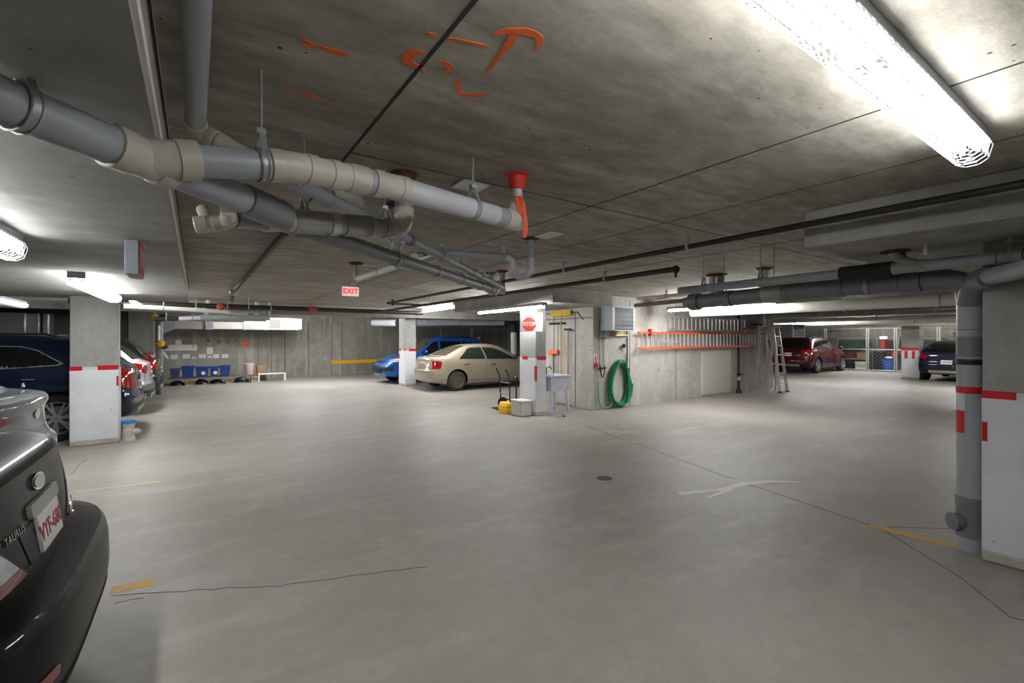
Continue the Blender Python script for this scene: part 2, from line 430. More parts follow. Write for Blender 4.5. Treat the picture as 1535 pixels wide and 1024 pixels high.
# ------------------------------------------------------------------ columns
def column(x0, x1, y0, y1, zt, ztop=1.22, label='', tapes=(), paint_bottom=True):
    c = MB().box(x0, x1, y0, y1, 0, zt).build('column', M['column'], bevel=.012)
    tag(c, label, 'column', kind='structure')
    e = .004
    MB().box(x0 - e, x1 + e, y0 - e, y1 + e, .07, ztop).build('painted_base', M['whitepaint'], c, bevel=.012)
    MB().box(x0 - e, x1 + e, y0 - e, y1 + e, .0, .075).build('stained_foot', M['dirt'], c, bevel=.012)
    for (face, a0, a1, z0, z1, m) in tapes:
        t = MB()
        if face == '-y': t.box(x0 + a0, x0 + a1, y0 - e - .003, y0 - e + .001, z0, z1)
        if face == '-x': t.box(x0 - e - .003, x0 - e + .001, y1 - a0, y1 - a1, z0, z1)
        if face == '+x': t.box(x1 + e - .001, x1 + e + .003, y0 + a0, y0 + a1, z0, z1)
        t.build('reflective_tape', M[m], c)
    return c
column(-1.53, -.985, 9.23, 9.53, ZL, 1.15, 'grey concrete column with white base and red tape beside the navy SUV',
       [('-y', 0, .14, 1.12, 1.18, 'red'), ('-y', .31, .545, 1.12, 1.19, 'red'), ('-y', .525, .55, .87, 1.02, 'red'), ('-y', .14, .31, 1.13, 1.17, 'whitetape'), ('+x', 0, .06, 1.12, 1.18, 'red')])
column(-1.53, -.97, 16.3, 16.62, ZC, 1.2, 'shadowed concrete column behind the dark SUV near the recycling corner', [('-y', .3, .56, 1.14, 1.2, 'red')])
column(5.75, 6.02, 7.52, 8.08, ZD, 1.19, 'concrete column carrying the octagonal stop sign',
       [('-x', .1, .3, 1.15, 1.22, 'red'), ('-y', .03, .27, 1.15, 1.22, 'red'), ('-x', .525, .56, .72, 1.03, 'red'), ('-y', 0, .03, .72, 1.03, 'red')])
column(5.75, 6.12, 14.65, 15.25, ZC, 1.2, 'white-based concrete column in front of the blue car',
       [('-x', .0, .22, 1.16, 1.24, 'red'), ('-x', .48, .6, 1.16, 1.24, 'red'), ('-y', .12, .37, 1.16, 1.24, 'red'), ('-x', .0, .1, .9, 1.06, 'red')])
column(4.68, 5.28, .22, .82, ZD, 1.2, 'large concrete column with white base next to the grey standpipe',
       [('-x', -.002, .17, 1.17, 1.225, 'red'), ('-x', .17, .35, 1.18, 1.22, 'whitetape'), ('-x', 0, .028, .86, 1.0, 'red')])
column(23.0, 23.5, 5.75, 6.3, ZC, 1.2, 'distant concrete column with red tape between the two far SUVs',
       [('-x', 0, .55, 1.12, 1.24, 'red'), ('-x', .1, .2, .8, 1.1, 'red'), ('-x', .33, .42, .8, 1.1, 'red')])

# ================================================================== LIGHTS
LIGHT_MATS = {}
def fluorescent(label, p0, p1, zt, guard=False, lens=False, tubes=2, group=None, strength=None, lit=True):
    """ceiling strip light between two plan points; zt = top of the housing"""
    p0 = Vector((p0[0], p0[1], zt)); p1 = Vector((p1[0], p1[1], zt)); L = (p1 - p0).length
    t = thing('ceiling_light', label, 'ceiling light', p0, 0, group)
    dv = (p1 - p0).normalized(); sd = Vector((-dv.y, dv.x, 0)); up = Vector((0, 0, 1))
    mb = MB(); mb.bar(p0 - up * .03, p1 - up * .03, .105, .06, up); mb.build('housing', M['housing'], t, bevel=.004)
    m = TUBE
    if strength:
        key = ('t', strength)
        if key not in LIGHT_MATS: LIGHT_MATS[key] = glow('lit_tube_%d' % len(LIGHT_MATS), (251, 252, 252), strength)
        m = LIGHT_MATS[key]
    if lens:
        # wraparound lens: rounded trough under the housing
        prof = [(-.075, -.05), (-.085, -.075), (-.07, -.115), (-.035, -.135), (.035, -.135), (.07, -.115), (.085, -.075), (.075, -.05)]
        rings = [p0 + dv * .02, p1 - dv * .02]; vs = []; n = len(prof)
        for r, k in ((p0 + dv * .012, .75), (p0 + dv * .05, 1), (p1 - dv * .05, 1), (p1 - dv * .012, .75)):
            vs += [r + sd * a * k + up * (-.05 + (b + .05) * k) for a, b in prof]
        fs = [(i * n + k, i * n + (k + 1) % n, (i + 1) * n + (k + 1) % n, (i + 1) * n + k) for i in range(3) for k in range(n)] + [tuple(range(n)), tuple(reversed(range(3 * n, 4 * n)))]
        mb = MB(); mb.add(vs, fs); mb.build('diffuser', m, t)
        e = MB()
        for s in (-1, 1): e.bar(p0 - dv * .004 + sd * s * .04 - up * .07, p0 - dv * .004 + sd * s * .04 - up * .09, .02, .014)
        e.bar(p0 - dv * .002 - up * .03, p0 + dv * .012 - up * .03, .13, .062, up); e.build('end_cap', M['housing'], t)
        return t
    half = L / 2
    for k in range(2):
        a = p0 + dv * (half * k + .04); b = p0 + dv * (half * (k + 1) - .04)
        for s in ((-1, 1) if tubes == 2 else (0,)):
            o = s * .026
            MB().tube([a + sd * o - up * .09, b + sd * o - up * .09], .0165, 8).build('tube', m if lit else M['labelwhite'], t)
            for q in (a - dv * .012, b + dv * .012): MB().bar(q + sd * o - up * .055, q + sd * o - up * .11, .014, .03).build('lamp_holder', M['housing'], t)
    if guard:
        prof = [(-.055, -.045), (-.07, -.085), (-.056, -.142), (-.022, -.162), (.022, -.162), (.056, -.142), (.07, -.085), (.055, -.045)]
        g = MB(); r = .0017
        for a, b in prof: g.tube([p0 + sd * a + up * b, p1 + sd * a + up * b], r, 4)
        nr = int(L / .05)
        for i in range(nr + 1):
            q = p0 + dv * (L * i / nr)
            g.tube([q + sd * a + up * b for a, b in prof], r, 4)
            if i < nr:      # diagonals give the lattice look of the sides
                q2 = p0 + dv * (L * (i + 1) / nr)
                for (u, w) in ((0, 2), (2, 0), (7, 5), (5, 7)):
                    g.tube([q + sd * prof[u][0] + up * prof[u][1], q2 + sd * prof[w][0] + up * prof[w][1]], r * .8, 4)
        for k in range(1, 6):
            f = 1 - k * .16
            g.tube([p1 + sd * a * f + up * (-.05 + (b + .05) * f) for a, b in prof], r, 4)
            g.tube([p0 + sd * a * f + up * (-.05 + (b + .05) * f) for a, b in prof], r, 4)
        g.build('wire_guard', M['guard'], t, smooth=0)
    return t
fluorescent('nearest strip light in a white wire guard, brightest on the ceiling', (.55, .56), (3.0, .56), ZC, guard=True, strength=36)
fluorescent('caged strip light cut by the picture edge above the grey sedan', (-.92, 1.5), (-.92, 4.0), ZL, guard=True, strength=30)
fluorescent('strip light with a smooth white lens in front of the red-taped grey column', (-.94, 5.95), (-.94, 8.42), ZL, lens=True, strength=26)
fluorescent('strip light under the drop panel above the stop sign', (5.5, 6.9), (5.62, 9.6), ZD, strength=60)
fluorescent('strip light on the ceiling above the blue SUV, behind the drop panel', (5.9, 11.4), (6.05, 13.8), ZC, lens=True, strength=45)
fluorescent('strip light hanging over the wall ladders', (9.15, 4.4), (9.15, 6.85), 2.33, strength=105)
fluorescent('strip light over the metal duct on the back wall', (at(400, 470, y=18.1).x, 18.1), (at(452, 470, y=18.1).x, 18.1), ZC, lens=True, strength=26)
fluorescent('strip light over the duct beside the yellow valves', (at(345, 470, y=18.1).x, 18.1), (at(392, 470, y=18.1).x, 18.1), ZC, lens=True, strength=26)
fluorescent('small distant strip light before the back wall', (at(513, 478, y=17).x, 16.2), (at(545, 478, y=17).x, 16.9), ZC, lens=True, strength=60)
fluorescent('unseen strip light added behind the far beam near the blue SUV', (3.2, 15.4), (3.2, 17.8), ZC, lens=True, strength=45)  # extra lamp out of sight, added to brighten the back wall and floor
fluorescent('distant strip light above the red SUV', (18.0, 6.7), (18.0, 8.3), ZC, lens=True, strength=60)
fluorescent('distant strip light added before the distant column', (19.6, 1.8), (19.6, 4.2), ZC, lens=True, strength=50)  # extra lamp added to lift the dim far right
fluorescent('farthest strip light, added to brighten the storage cages behind the standpipe', (25.6, 2.6), (25.6, 5.0), ZC, lens=True, strength=45)  # lamp added to light the cages and their contents
fluorescent('farthest strip light, added to brighten the storage cages near the red SUV', (25.6, 7.0), (25.6, 9.4), ZC, lens=True, strength=45)  # second lamp added for the cages, over the red SUV side
fluorescent('strip light high between the charcoal SUV and the grey column', (-1.2, 11.0), (-1.2, 13.4), ZC, lens=True, strength=40)
# unseen lamp added behind the camera to light the floor
fluorescent('unseen strip light added over the aisle behind the viewer', (8.6, -3.4), (8.6, -1.0), ZC, lens=True, strength=24)
w = bpy.data.worlds.new('world'); SC.world = w; w.use_nodes = True
w.node_tree.nodes['Background'].inputs['Color'].default_value = (.02, .02, .02, 1)
w.node_tree.nodes['Background'].inputs['Strength'].default_value = 0.0

# ================================================================== PIPES
def rod(mb, p, ztop, r=.005): mb.tube([p, (p[0], p[1], ztop)], r, 6)
def clevis(parent, p, dv, r, ztop, mat='zinc'):
    """threaded rod with a strap round the pipe"""
    p = Vector(p); dv = Vector(dv).normalized(); a, b = frame_of(dv)
    h = MB(); rr = r + .004
    ring = [p + (a * math.cos(k * PI / 10) + b * math.sin(k * PI / 10)) * rr for k in range(20)]
    for q in (-.011, .011): h.tube([x + dv * q for x in ring], .004, 5, closed=True)
    n = 20; vs = [x + dv * q for q in (-.011, .011) for x in ring]
    h.add(vs, [(k, (k + 1) % n, n + (k + 1) % n, n + k) for k in range(n)])
    for s in (-1, 1): h.bar(p + a * s * rr * .9 + Vector((0, 0, r * .4)), p + a * s * .012 + Vector((0, 0, r + .06)), .02, .004)
    h.bar(p + Vector((0, 0, r + .055)), p + Vector((0, 0, r + .075)), .03, .03)
    rod(h, p + Vector((0, 0, r + .05)), ztop)
    return h.build('hanger', M[mat], parent)
def arc(p, d0, d1, bend, n=8):
    """points of a fillet at corner p between incoming direction d0 and outgoing d1"""
    p = Vector(p); d0 = Vector(d0).normalized(); d1 = Vector(d1).normalized()
    a = p - d0 * bend; b = p + d1 * bend
    return [a * (1 - t) ** 2 + p * 2 * t * (1 - t) + b * t * t for t in [i / n for i in range(n + 1)]]
def pipe(name, label, nodes, r, mat='pvc', fit='fitting', bend=None, couplings=(), hangers=(), cat='pipe', group=None, n=18, sleeve=1.13, hz=None, ends=()):
    """pipe run through world points; corners become fittings. couplings: (segment, t, length, material); hangers: (segment, t, ztop)"""
    nodes = [Vector(p) for p in nodes]; t = thing(name, label, cat, nodes[0], 0, group)
    bend = bend or r * 2.2
    m = len(nodes)
    for i in range(m - 1):
        a, b = nodes[i], nodes[i + 1]; dv = (b - a).normalized()
        if i > 0: a = a + dv * bend
        if i < m - 2: b = b - dv * bend
        MB().tube([a, b], r, n).build('pipe_section', M[mat], t)
    for i in range(1, m - 1):
        d0 = (nodes[i] - nodes[i - 1]).normalized(); d1 = (nodes[i + 1] - nodes[i]).normalized()
        pts = arc(nodes[i], d0, d1, bend)
        e = MB(); e.tube(pts, r * 1.06, n)
        for p, d in ((pts[0], -d0), (pts[-1], d1)):
            e.lathe(p - d * .01, d, [(0, r * 1.07), (.004, r * sleeve), (r * .9, r * sleeve), (r * .9 + .003, r * sleeve - .004)], n)
        e.build('elbow', M[fit], t)
    for (seg, tt, ln, mm) in couplings:
        a, b = nodes[seg], nodes[seg + 1]; dv = (b - a).normalized(); p = a.lerp(b, tt)
        k = MB().lathe(p - dv * ln / 2, dv, [(0, r * 1.02), (.003, r * sleeve), (ln - .003, r * sleeve), (ln, r * 1.02)], n).build('coupling', M[mm], t)
        g = MB()
        for q in (-ln / 2 - .004, ln / 2 - .002): g.lathe(p + dv * q, dv, [(0, r * 1.0), (.001, r * 1.05), (.005, r * 1.05), (.006, r * 1.0)], n)
        g.build('sealant_ring', M['black'], k)
    for (seg, tt, zt) in hangers:
        a, b = nodes[seg], nodes[seg + 1]; clevis(t, a.lerp(b, tt), b - a, r, zt)
    return t
def wye(t, p, d_main, d_branch, r, mat='fitting', n=18, ln=.2, bl=.17):
    d_main = Vector(d_main).normalized(); d_branch = Vector(d_branch).normalized(); p = Vector(p)
    e = MB(); e.lathe(p - d_main * ln / 2, d_main, [(0, r * 1.02), (.003, r * 1.14), (.06, r * 1.14), (.063, r * 1.06), (ln - .06, r * 1.06), (ln - .057, r * 1.14), (ln, r * 1.14), (ln + .002, r * 1.02)], n)
    e.lathe(p, d_branch, [(0, r * 1.0), (bl - .06, r * 1.05), (bl - .057, r * 1.14), (bl, r * 1.14), (bl + .002, r * 1.02)], n)
    return e.build('wye_fitting', M[mat], t)

# --- main drain under the lowered slab, running away at 45 degrees
A0 = at(-130, 96, d=.95); A1 = at(200, 221, d=1.27); A2 = at(305, 277, d=1.62); A3 = at(420, 322, d=2.05); A4 = at(600, 386, d=3.2); A5 = at(744, 436, d=5.5)
rm = .057
main = pipe('drain_pipe', 'thickest grey drain running diagonally away under the ceiling', [A0, A3], rm, 'pvc', hangers=[],
            couplings=[(0, .90, .05, 'pvcdark')])
mdir = (A3 - A0).normalized()
def on(a, b, q): return a + (b - a) * q
def pix(p): 
    d = SY * p.x + CY * p.y; return CX + F_PX * (CY * p.x - SY * p.y) / d
q0, q1 = 0.0, 1.0
for _ in range(40):
    qm = (q0 + q1) / 2
    if pix(A0.lerp(A3, qm)) < 212: q0 = qm
    else: q1 = qm
W1 = A0.lerp(A3, q0)
q0, q1 = 0.0, 1.0
for _ in range(40):
    qm = (q0 + q1) / 2
    if pix(A0.lerp(A3, qm)) < 28: q0 = qm
    else: q1 = qm
clevis(main, A0.lerp(A3, q0), mdir, rm, ZL)
E_ = MB(); E_.lathe(A0.lerp(A3, .80), mdir, [(0, rm), (.003, rm * 1.15), (.24, rm * 1.15), (.243, rm)], 20); E_.build('coupling', M['pvcdark'], main)
# --- the branch that rises to the taped riser
B1 = at(262, 229, d=1.36); B2 = at(440, 250, d=1.74); B3 = at(520, 266, d=1.93); B4 = at(585, 279, d=2.08); B5 = at(772, 331, d=2.73)
rb = .053
wye(main, W1, mdir, (B2 - W1), rm, 'fitting', ln=.20, bl=.15)
br = pipe('drain_pipe', 'upper drain branch with beige couplings ending at the orange ribbon', [W1 + (B2 - W1).normalized() * .08, B2, B3, B4, B5], rb, 'pvc', 'fitting', bend=.05,
          hangers=[(0, .70, ZC), (3, .60, ZC)])
MB().tube([B2 + (B3 - B2) * .1, B3], rb * 1.04, 18).build('coupling', M['fitting'], br)
MB().lathe(B3, (B4 - B3), [(0, rb), (.003, rb * 1.16), (.06, rb * 1.16), (.063, rb)], 18).build('coupling', M['fitting'], br)
MB().tube([B4 + (B5 - B4) * .04, B4 + (B5 - B4) * .8], rb * 1.03, 18).build('pipe_section', M['pvclight'], br)
bd = (B5 - B4).normalized()
k = MB().lathe(B5 - bd * .1, bd, [(0, rb), (.003, rb * 1.1), (.13, rb * 1.1), (.16, rb * .9), (.175, rb * .4)], 18).build('elbow', M['fitting'], br)
# bend in white paint marking and print on the pipe
R1 = Vector((B5.x + bd.x * .02, B5.y + bd.y * .02, 0))
rs = thing('riser_pipe', 'short grey riser in a bright red firestop collar with orange ribbon', 'pipe', (R1.x, R1.y, B5.z))
MB().cyl((R1.x, R1.y, B5.z + .03), (R1.x, R1.y, ZC), .03, n=16).build('pipe_section', M['pvclight'], rs)
MB().lathe((R1.x - .012, R1.y, B5.z + .0), (0.05, 0, 1), [(0, .05), (.07, .05), (.1, .042), (.105, .034), (.13, .034)], 16).build('elbow', M['fitting'], rs)
MB().lathe((R1.x, R1.y, ZC), (0, 0, -1), [(0, .075), (.006, .08), (.012, .056), (.05, .05), (.085, .044), (.086, .03)], 18).build('firestop_collar', M['firestop'], rs)
rib = thing('ribbon', 'orange marking ribbon tied round the short riser', 'ribbon', (R1.x, R1.y, B5.z + .12))
MB().lathe((R1.x, R1.y, B5.z + .12), (0, 0, 1), [(0, .031), (.002, .036), (.022, .037), (.024, .031)], 14).build('knot', M['orangered'], rib)
def ribbon_tail(pts, w, nm):
    a = MB(); sd = Vector((CY, -SY, 0)); back = Vector((SY, CY, 0)) * .004
    vs = []
    for i, p in enumerate(pts):
        ww = w * (1 + .25 * math.sin(i * 2.1)); p = Vector(p)
        vs += [p - sd * ww / 2, p + sd * ww / 2, p + sd * ww / 2 + back, p - sd * ww / 2 + back]
    fs = [(4 * i + k, 4 * i + (k + 1) % 4, 4 * i + 4 + (k + 1) % 4, 4 * i + 4 + k) for i in range(len(pts) - 1) for k in range(4)]
    a.add(vs, fs + [(0, 1, 2, 3), tuple(4 * len(pts) - 4 + k for k in (3, 2, 1, 0))]); return a.build(nm, M['orangered'], rib, smooth=60)
q = Vector((R1.x, R1.y, 0)) - Vector((SY, CY, 0)) * .062
rd = Vector((CY, -SY, 0))
zb = B5.z + .125
ribbon_tail([q + rd * o + Vector((0, 0, zz)) for o, zz in ((.0, zb + .01), (.014, zb - .03), (.018, zb - .075), (.012, zb - .11))], .028, 'tail')
ribbon_tail([q + rd * o + Vector((0, 0, zz)) for o, zz in ((.01, zb + .01), (.032, zb - .04), (.044, zb - .1), (.05, zb - .15), (.046, zb - .2), (.042, zb - .235))], .024, 'tail')

# --- pipe along the slab edge coming over the viewer, then turning into the long diagonal run
C0 = Vector((.0, -2.5, 2.49)); C1 = at(306, 196, z=2.49)
C1.x = .0
C2 = at(345, 233, d=1.98); C3 = at(420, 276, d=2.35); C4 = at(600, 354, d=3.45); C5 = at(752, 431, d=5.6)
pipe('drain_pipe', 'slim grey drain along the slab edge that turns into the diagonal run', [C0, C1, C2 + Vector((.03, 0, .02)), C5], .036, 'pvc', 'fitting', bend=.06,
     couplings=[(2, .40, .05, 'pvcdark'), (2, .74, .04, 'fitgrey'), (2, .97, .06, 'fitting')], hangers=[(2, .16, ZC), (2, .55, ZC), (2, .8, ZC)])
# --- lower diagonal run: main continued
D0 = A3; 
pipe('drain_pipe', 'lower of the two parallel diagonal drains ending by the beam', [A3 - mdir * .06, at(430, 335, d=2.2), A5], .046, 'pvcdark', 'pvcdark', bend=.06,
     couplings=[(1, .50, .05, 'fitgrey'), (1, .82, .03, 'pvcdark'), (1, .98, .07, 'fitting')], hangers=[(1, .30, ZC), (1, .66, ZC), (1, .92, ZC)])
# --- second branch: from the main to the elbow riser at its end
F0 = at(350, 324, d=1.95); F1 = at(430, 331, d=2.18); F2 = at(606, 344, d=2.72); F3 = at(625, 300, d=2.78)
F3 = Vector((F2.x, F2.y, ZC))
fb = pipe('drain_pipe', 'middle drain branch with two beige joints and an upturned elbow', [F0, F1, F2, F3], .05, 'pvc', 'fitting', bend=.085,
          hangers=[(1, .80, ZC), (1, .12, ZC)])
fd = (F2 - F1).normalized()
for q, ln, mm in ((.03, .17, 'fitgrey'), (.30, .05, 'fitting'), (.42, .16, 'fitgrey'), (.58, .06, 'fitting')):
    MB().lathe(F1.lerp(F2, q), fd, [(0, .05), (.003, .058), (ln, .058), (ln + .003, .05)], 18).build('coupling', M[mm], fb)
MB().lathe((F3.x, F3.y, ZC), (0, 0, -1), [(0, .085), (.006, .09), (.02, .07), (.045, .062), (.046, .05)], 18).build('firestop_collar', M['firestopdark'], fb)
s2 = at(597, 307, z=ZC)
st = thing('riser_pipe', 'short beige riser in a dark red collar behind the elbow', 'pipe', (s2.x, s2.y, 2.3))
MB().cyl((s2.x, s2.y, 2.28), (s2.x, s2.y, ZC), .05, n=16).build('pipe_section', M['fitting'], st)
MB().lathe((s2.x, s2.y, 2.34), (0, 0, 1), [(0, .05), (.003, .06), (.06, .06), (.063, .05)], 16).build('coupling', M['fitting'], st)
MB().lathe((s2.x, s2.y, ZC), (0, 0, -1), [(0, .085), (.006, .092), (.03, .07), (.031, .05)], 18).build('firestop_collar', M['firestopdark'], st)
pipe('drain_pipe', 'horizontal grey drain hidden behind the upper branch', [(s2.x, s2.y, 2.3), at(520, 292, d=2.84), at(470, 285, d=2.74)], .05, 'pvc', 'fitting', bend=.06)
# --- cleanout stub hanging at the side of the main
H0 = at(296, 337, d=1.9); H1 = at(345, 333, d=1.95); H2 = at(342, 312, d=1.8)
cs = pipe('cleanout_pipe', 'beige stub with an end cap turned up to the thick drain', [H0, H1, H2], .03, 'fitting', 'fitting', bend=.045)
hd = (H1 - H0).normalized()
MB().lathe(H0 - hd * .01, hd, [(0, .03), (.004, .036), (.045, .036), (.047, .03)], 16).build('end_cap', M['fitting'], cs)
MB().tube([H0.lerp(H1, .35), H0.lerp(H1, .35) + Vector((-.02, .05, .07))], .026, 14).build('coupling', M['fitting'], cs)
# --- trap and its arm
T0 = at(796, 357, z=ZC); tz = 2.33
T1 = Vector((T0.x, T0.y, 2.19)); td = at(768, 388, z=2.37); T3 = Vector((td.x, td.y, 2.38)); T2 = Vector((td.x + .03, td.y + .01, 2.19))
T4 = at(648, 377, d=4.05); T5 = at(628, 384, d=3.75)
tr = thing('trap_pipe', 'grey pipe trap with a U bend dropping from a red collar', 'pipe', T0)
u = []
MB().cyl((T0.x, T0.y, ZC), (T0.x, T0.y, 2.26), .03, n=14).build('pipe_section', M['pvc'], tr)
U = [Vector((T0.x, T0.y, 2.36))] + [Vector((T0.x, T0.y, 2.27)).lerp(Vector((T3.x, T3.y, 2.27)), .5 - .5 * math.cos(a)) + Vector((0, 0, -.075 * math.sin(a))) for a in [i * PI / 10 for i in range(11)]] + \
    [Vector((T3.x, T3.y, 2.34)), Vector((T3.x, T3.y, 2.37)) + (T4 - T3).normalized() * .03, T3 + (T4 - T3).normalized() * .09]
MB().tube(U, .033, 14).build('u_bend', M['pvclight'], tr)
MB().lathe((T0.x, T0.y, 2.33), (0, 0, 1), [(0, .03), (.003, .038), (.04, .038), (.043, .03)], 14).build('coupling', M['pvclight'], tr)
MB().tube([T3 + (T4 - T3).normalized() * .07, T4], .032, 14).build('pipe_section', M['pvc'], tr)
MB().tube(arc(T4, T4 - T3, T5 - T4, .06) + [T5 + (T5 - T4) * .3], .036, 14).build('elbow', M['fitting'], tr)
MB().lathe(T4 + (T3 - T4).normalized() * .05, (T3 - T4), [(0, .032), (.003, .042), (.06, .042), (.063, .032)], 14).build('coupling', M['fitgrey'], tr)
MB().lathe((T0.x, T0.y, ZC), (0, 0, -1), [(0, .085), (.004, .09), (.02, .05), (.022, .03)], 18).build('firestop_collar', M['firestopdark'], tr)
clevis(tr, T3.lerp(T4, .12), T4 - T3, .032, ZC); 
# --- ceiling plates
for (px, py, w, d, nm, lab, mm, rz) in ((705, 277, .19, .17, 'ceiling_plate', 'square galvanised plate fixed to the ceiling between two pipes', 'galv', 0), (823, 352, .16, .24, 'ceiling_patch', 'pale plaster patch on the ceiling next to the trap collar', 'labelwhite', 0)):
    p = at(px, py, z=ZC)
    tag(MB().box(p.x - w / 2, p.x + w / 2, p.y - d / 2, p.y + d / 2, ZC - .012, ZC - .0005).build(nm, M[mm], bevel=.003), lab, 'plate')
# --- far end risers and small trap
def riser(px, py, rr, zb, lab, mat='pvc', col='firestopdark'):
    p = at(px, py, z=ZC); t = thing('riser_pipe', lab, 'pipe', (p.x, p.y, zb))
    MB().cyl((p.x, p.y, zb), (p.x, p.y, ZC), rr, n=12).build('pipe_section', M[mat], t)
    MB().lathe((p.x, p.y, zb + .02), (0, 0, 1), [(0, rr), (.003, rr * 1.2), (.05, rr * 1.2), (.053, rr)], 12).build('coupling', M['fitting'], t)
    MB().lathe((p.x, p.y, ZC), (0, 0, -1), [(0, rr * 2.1), (.006, rr * 2.2), (.03, rr * 1.3), (.031, rr)], 14).build('firestop_collar', M[col], t)
    return t
riser(736, 409, .04, 2.24, 'small riser at the far end of the diagonal drains, nearer the column')
riser(753, 406, .04, 2.24, 'small riser at the far end of the diagonal drains, nearer the aisle')
p = at(534, 394, z=ZC); q1 = Vector((p.x, p.y, 2.36)); q2 = at(598, 394, d=5.0); 
t = pipe('trap_pipe', 'small light trap below a dark collar beyond the lower drain', [(p.x, p.y, ZC), q1, q1.lerp(at(596, 398, d=4.9), .55), at(596, 398, d=4.9)], .036, 'pvclight', 'fitting', bend=.06)
MB().lathe((p.x, p.y, ZC), (0, 0, -1), [(0, .09), (.006, .1), (.03, .06), (.031, .036)], 14).build('firestop_collar', M['firestopdark'], t)
# --- sprinkler mains (dark steel)
def steel(label, nodes, r, hangers=(), couplings=(), mat='steelpipe'):
    return pipe('sprinkler_pipe', label, nodes, r, mat, mat, bend=r * 2.0, couplings=couplings, hangers=hangers, n=12, cat='pipe')
e1 = at(633, 448, x=3.62)
S1 = steel('long dark steel pipe under the ceiling in front of the raised drop panel edge', [(3.62, -4.9, 2.43), (3.62, 10.2, 2.40)], .024, hangers=[(0, .49, ZC), (0, .60, ZC)], couplings=[(0, .505, .05, 'steelpipe'), (0, .985, .06, 'steelpipe')])
MB().lathe((3.62, 10.2, 2.40), (0, 1, 0), [(0, .024), (.003, .032), (.09, .032), (.095, .02)], 12).build('end_cap', M['steelpipe'], S1)
S2 = steel('dark steel pipe with a capped end, lower than its long neighbour', [at(1010, 404, x=4.36), (4.36, 13.5, 2.37)], .03, hangers=[(0, .10, ZC), (0, .35, ZC), (0, .62, ZC)], couplings=[(0, .008, .06, 'steelpipe'), (0, .6, .06, 'steelpipe')])
p = at(1013, 404, x=4.36)
MB().ball(p, .045, 12, 8).build('end_cap', M['steelpipe'], S2)
MB().cyl(p, p - Vector((0, 0, .09)), .014, n=8).build('sprinkler_head', M['steelpipe'], S2)
v = MB(); v.cyl((3.62, 10.0, 2.46), (3.62, 10.0, 2.33), .026, n=10); v.bar((3.62, 10.0, 2.37), (4.3, 10.0, 2.37), .04, .04); v.build('tee_fitting', M['steelpipe'], S1)
S3 = steel('black sprinkler main crossing the far end of the aisle', [(-2.3, 13.75, 2.41), (5.9, 13.6, 2.39)], .062, hangers=[(0, .28, ZC), (0, .36, ZC), (0, .48, ZC)], couplings=[(0, .60, .1, 'rustpipe'), (0, .98, .12, 'steelpipe')])
p = at(470, 467, y=13.6); MB().lathe((p.x - .12, 13.66, 2.40), (1, 0, 0), [(0, .062), (.01, .085), (.2, .085), (.21, .062)], 12).build('rusty_coupling', plain('rust_red_primer', (150, 66, 40), .7), S3)
S4 = steel('sprinkler branch along the ceiling joint, dropping to a red valve', [(.63, 4.3, 2.50), (.60, 10.3, 2.50), (.6, 10.9, 2.36)], .03, hangers=[(0, .9, ZC)])
p = at(350, 438, y=10.2); mbv = MB().ball(p, .07, 10, 7, (1, 1, .9)); mbv.ball(p + Vector((.05, .0, .05)), .035, 8, 6); mbv.build('valve_body', M['zinc'], S4)
p = at(333, 460, y=12.6); MB().lathe(p, (-.3, -1, 0), [(0, .03), (.01, .08), (.1, .085), (.12, .06)], 12).build('red_end_cap', plain('red_valve_paint', (140, 26, 28), .5), S4)
# --- pipework beneath the black main, above the recycling corner
for (nodes, r, mat, lab) in (
    ([at(186, 459, y=12.8), at(300, 465, y=12.8), at(372, 470, y=12.8)], .05, 'insul', 'white insulated pipe running past the grey column to the far pipework'),
    ([at(196, 450, y=12.8), at(212, 460, y=12.8)], .05, 'insul', 'short white pipe slanting down to the insulated pipe'),
    ([at(268, 478, y=14.1), at(308, 476, y=14.1), at(312, 468, y=14.1), at(312, 446, y=14.1)], .055, 'pvclight', 'pale pipe with an upturned elbow near the recycling corner'),
    ([at(230, 478, y=14.2), at(268, 478, y=14.2)], .05, 'blackfoam', 'black wrapped pipe between the column and the pale elbow'),
    ([at(300, 476, y=14.0), at(404, 476, y=14.0)], .075, 'pvc', 'thick grey pipe in front of the light over the duct'),
    ([at(385, 444, y=14.0), at(385, 472, y=14.0)], .05, 'zinc', 'vertical metal pipe dropping to the thick grey pipe'),
    ([at(404, 450, y=14.0), at(404, 476, y=14.0)], .04, 'zinc', 'slim vertical pipe next to the dropping metal pipe'),
    ([at(345, 468, y=12.6), at(400, 468, y=12.6)], .03, 'zinc', 'thin metal pipe hung just below the black main'),
    ):
    pipe('service_pipe', lab, nodes, r, mat, mat, bend=r * 1.4, n=12, hangers=[(0, .5, ZC)] if abs(nodes[0].z - nodes[1].z) < .15 else ())
# --- insulated pipe with an elbow over the beige car and conduits round it
g0, g1 = Vector((6.5, 16.6, 2.17)), Vector((10.35, 14.95, 2.24))
pipe('insulated_pipe', 'fat insulated pipe over the beige sedan that bends down at its end', [at(560, 484, d=18.5), g0, g1, (10.35, 14.95, .02)], .13, 'pvclight', 'blackfoam', bend=.3, hangers=[(1, .2, ZC), (1, .5, ZC), (1, .8, ZC)], n=16)
tag(MB().tube([at(622, 470, y=15.5), at(690, 470, y=15.5), at(760, 472, y=15.6)], .02, 8).build('conduit', M['insul']), 'thin white conduit above the fat insulated pipe', 'conduit')
tag(MB().box(at(655, 471, y=15.2).x, at(661, 471, y=15.2).x, 15.17, 15.23, 2.33, 2.55).build('warning_tag', M['firestop']), 'small red tag on the conduit above the blue car', 'tag')
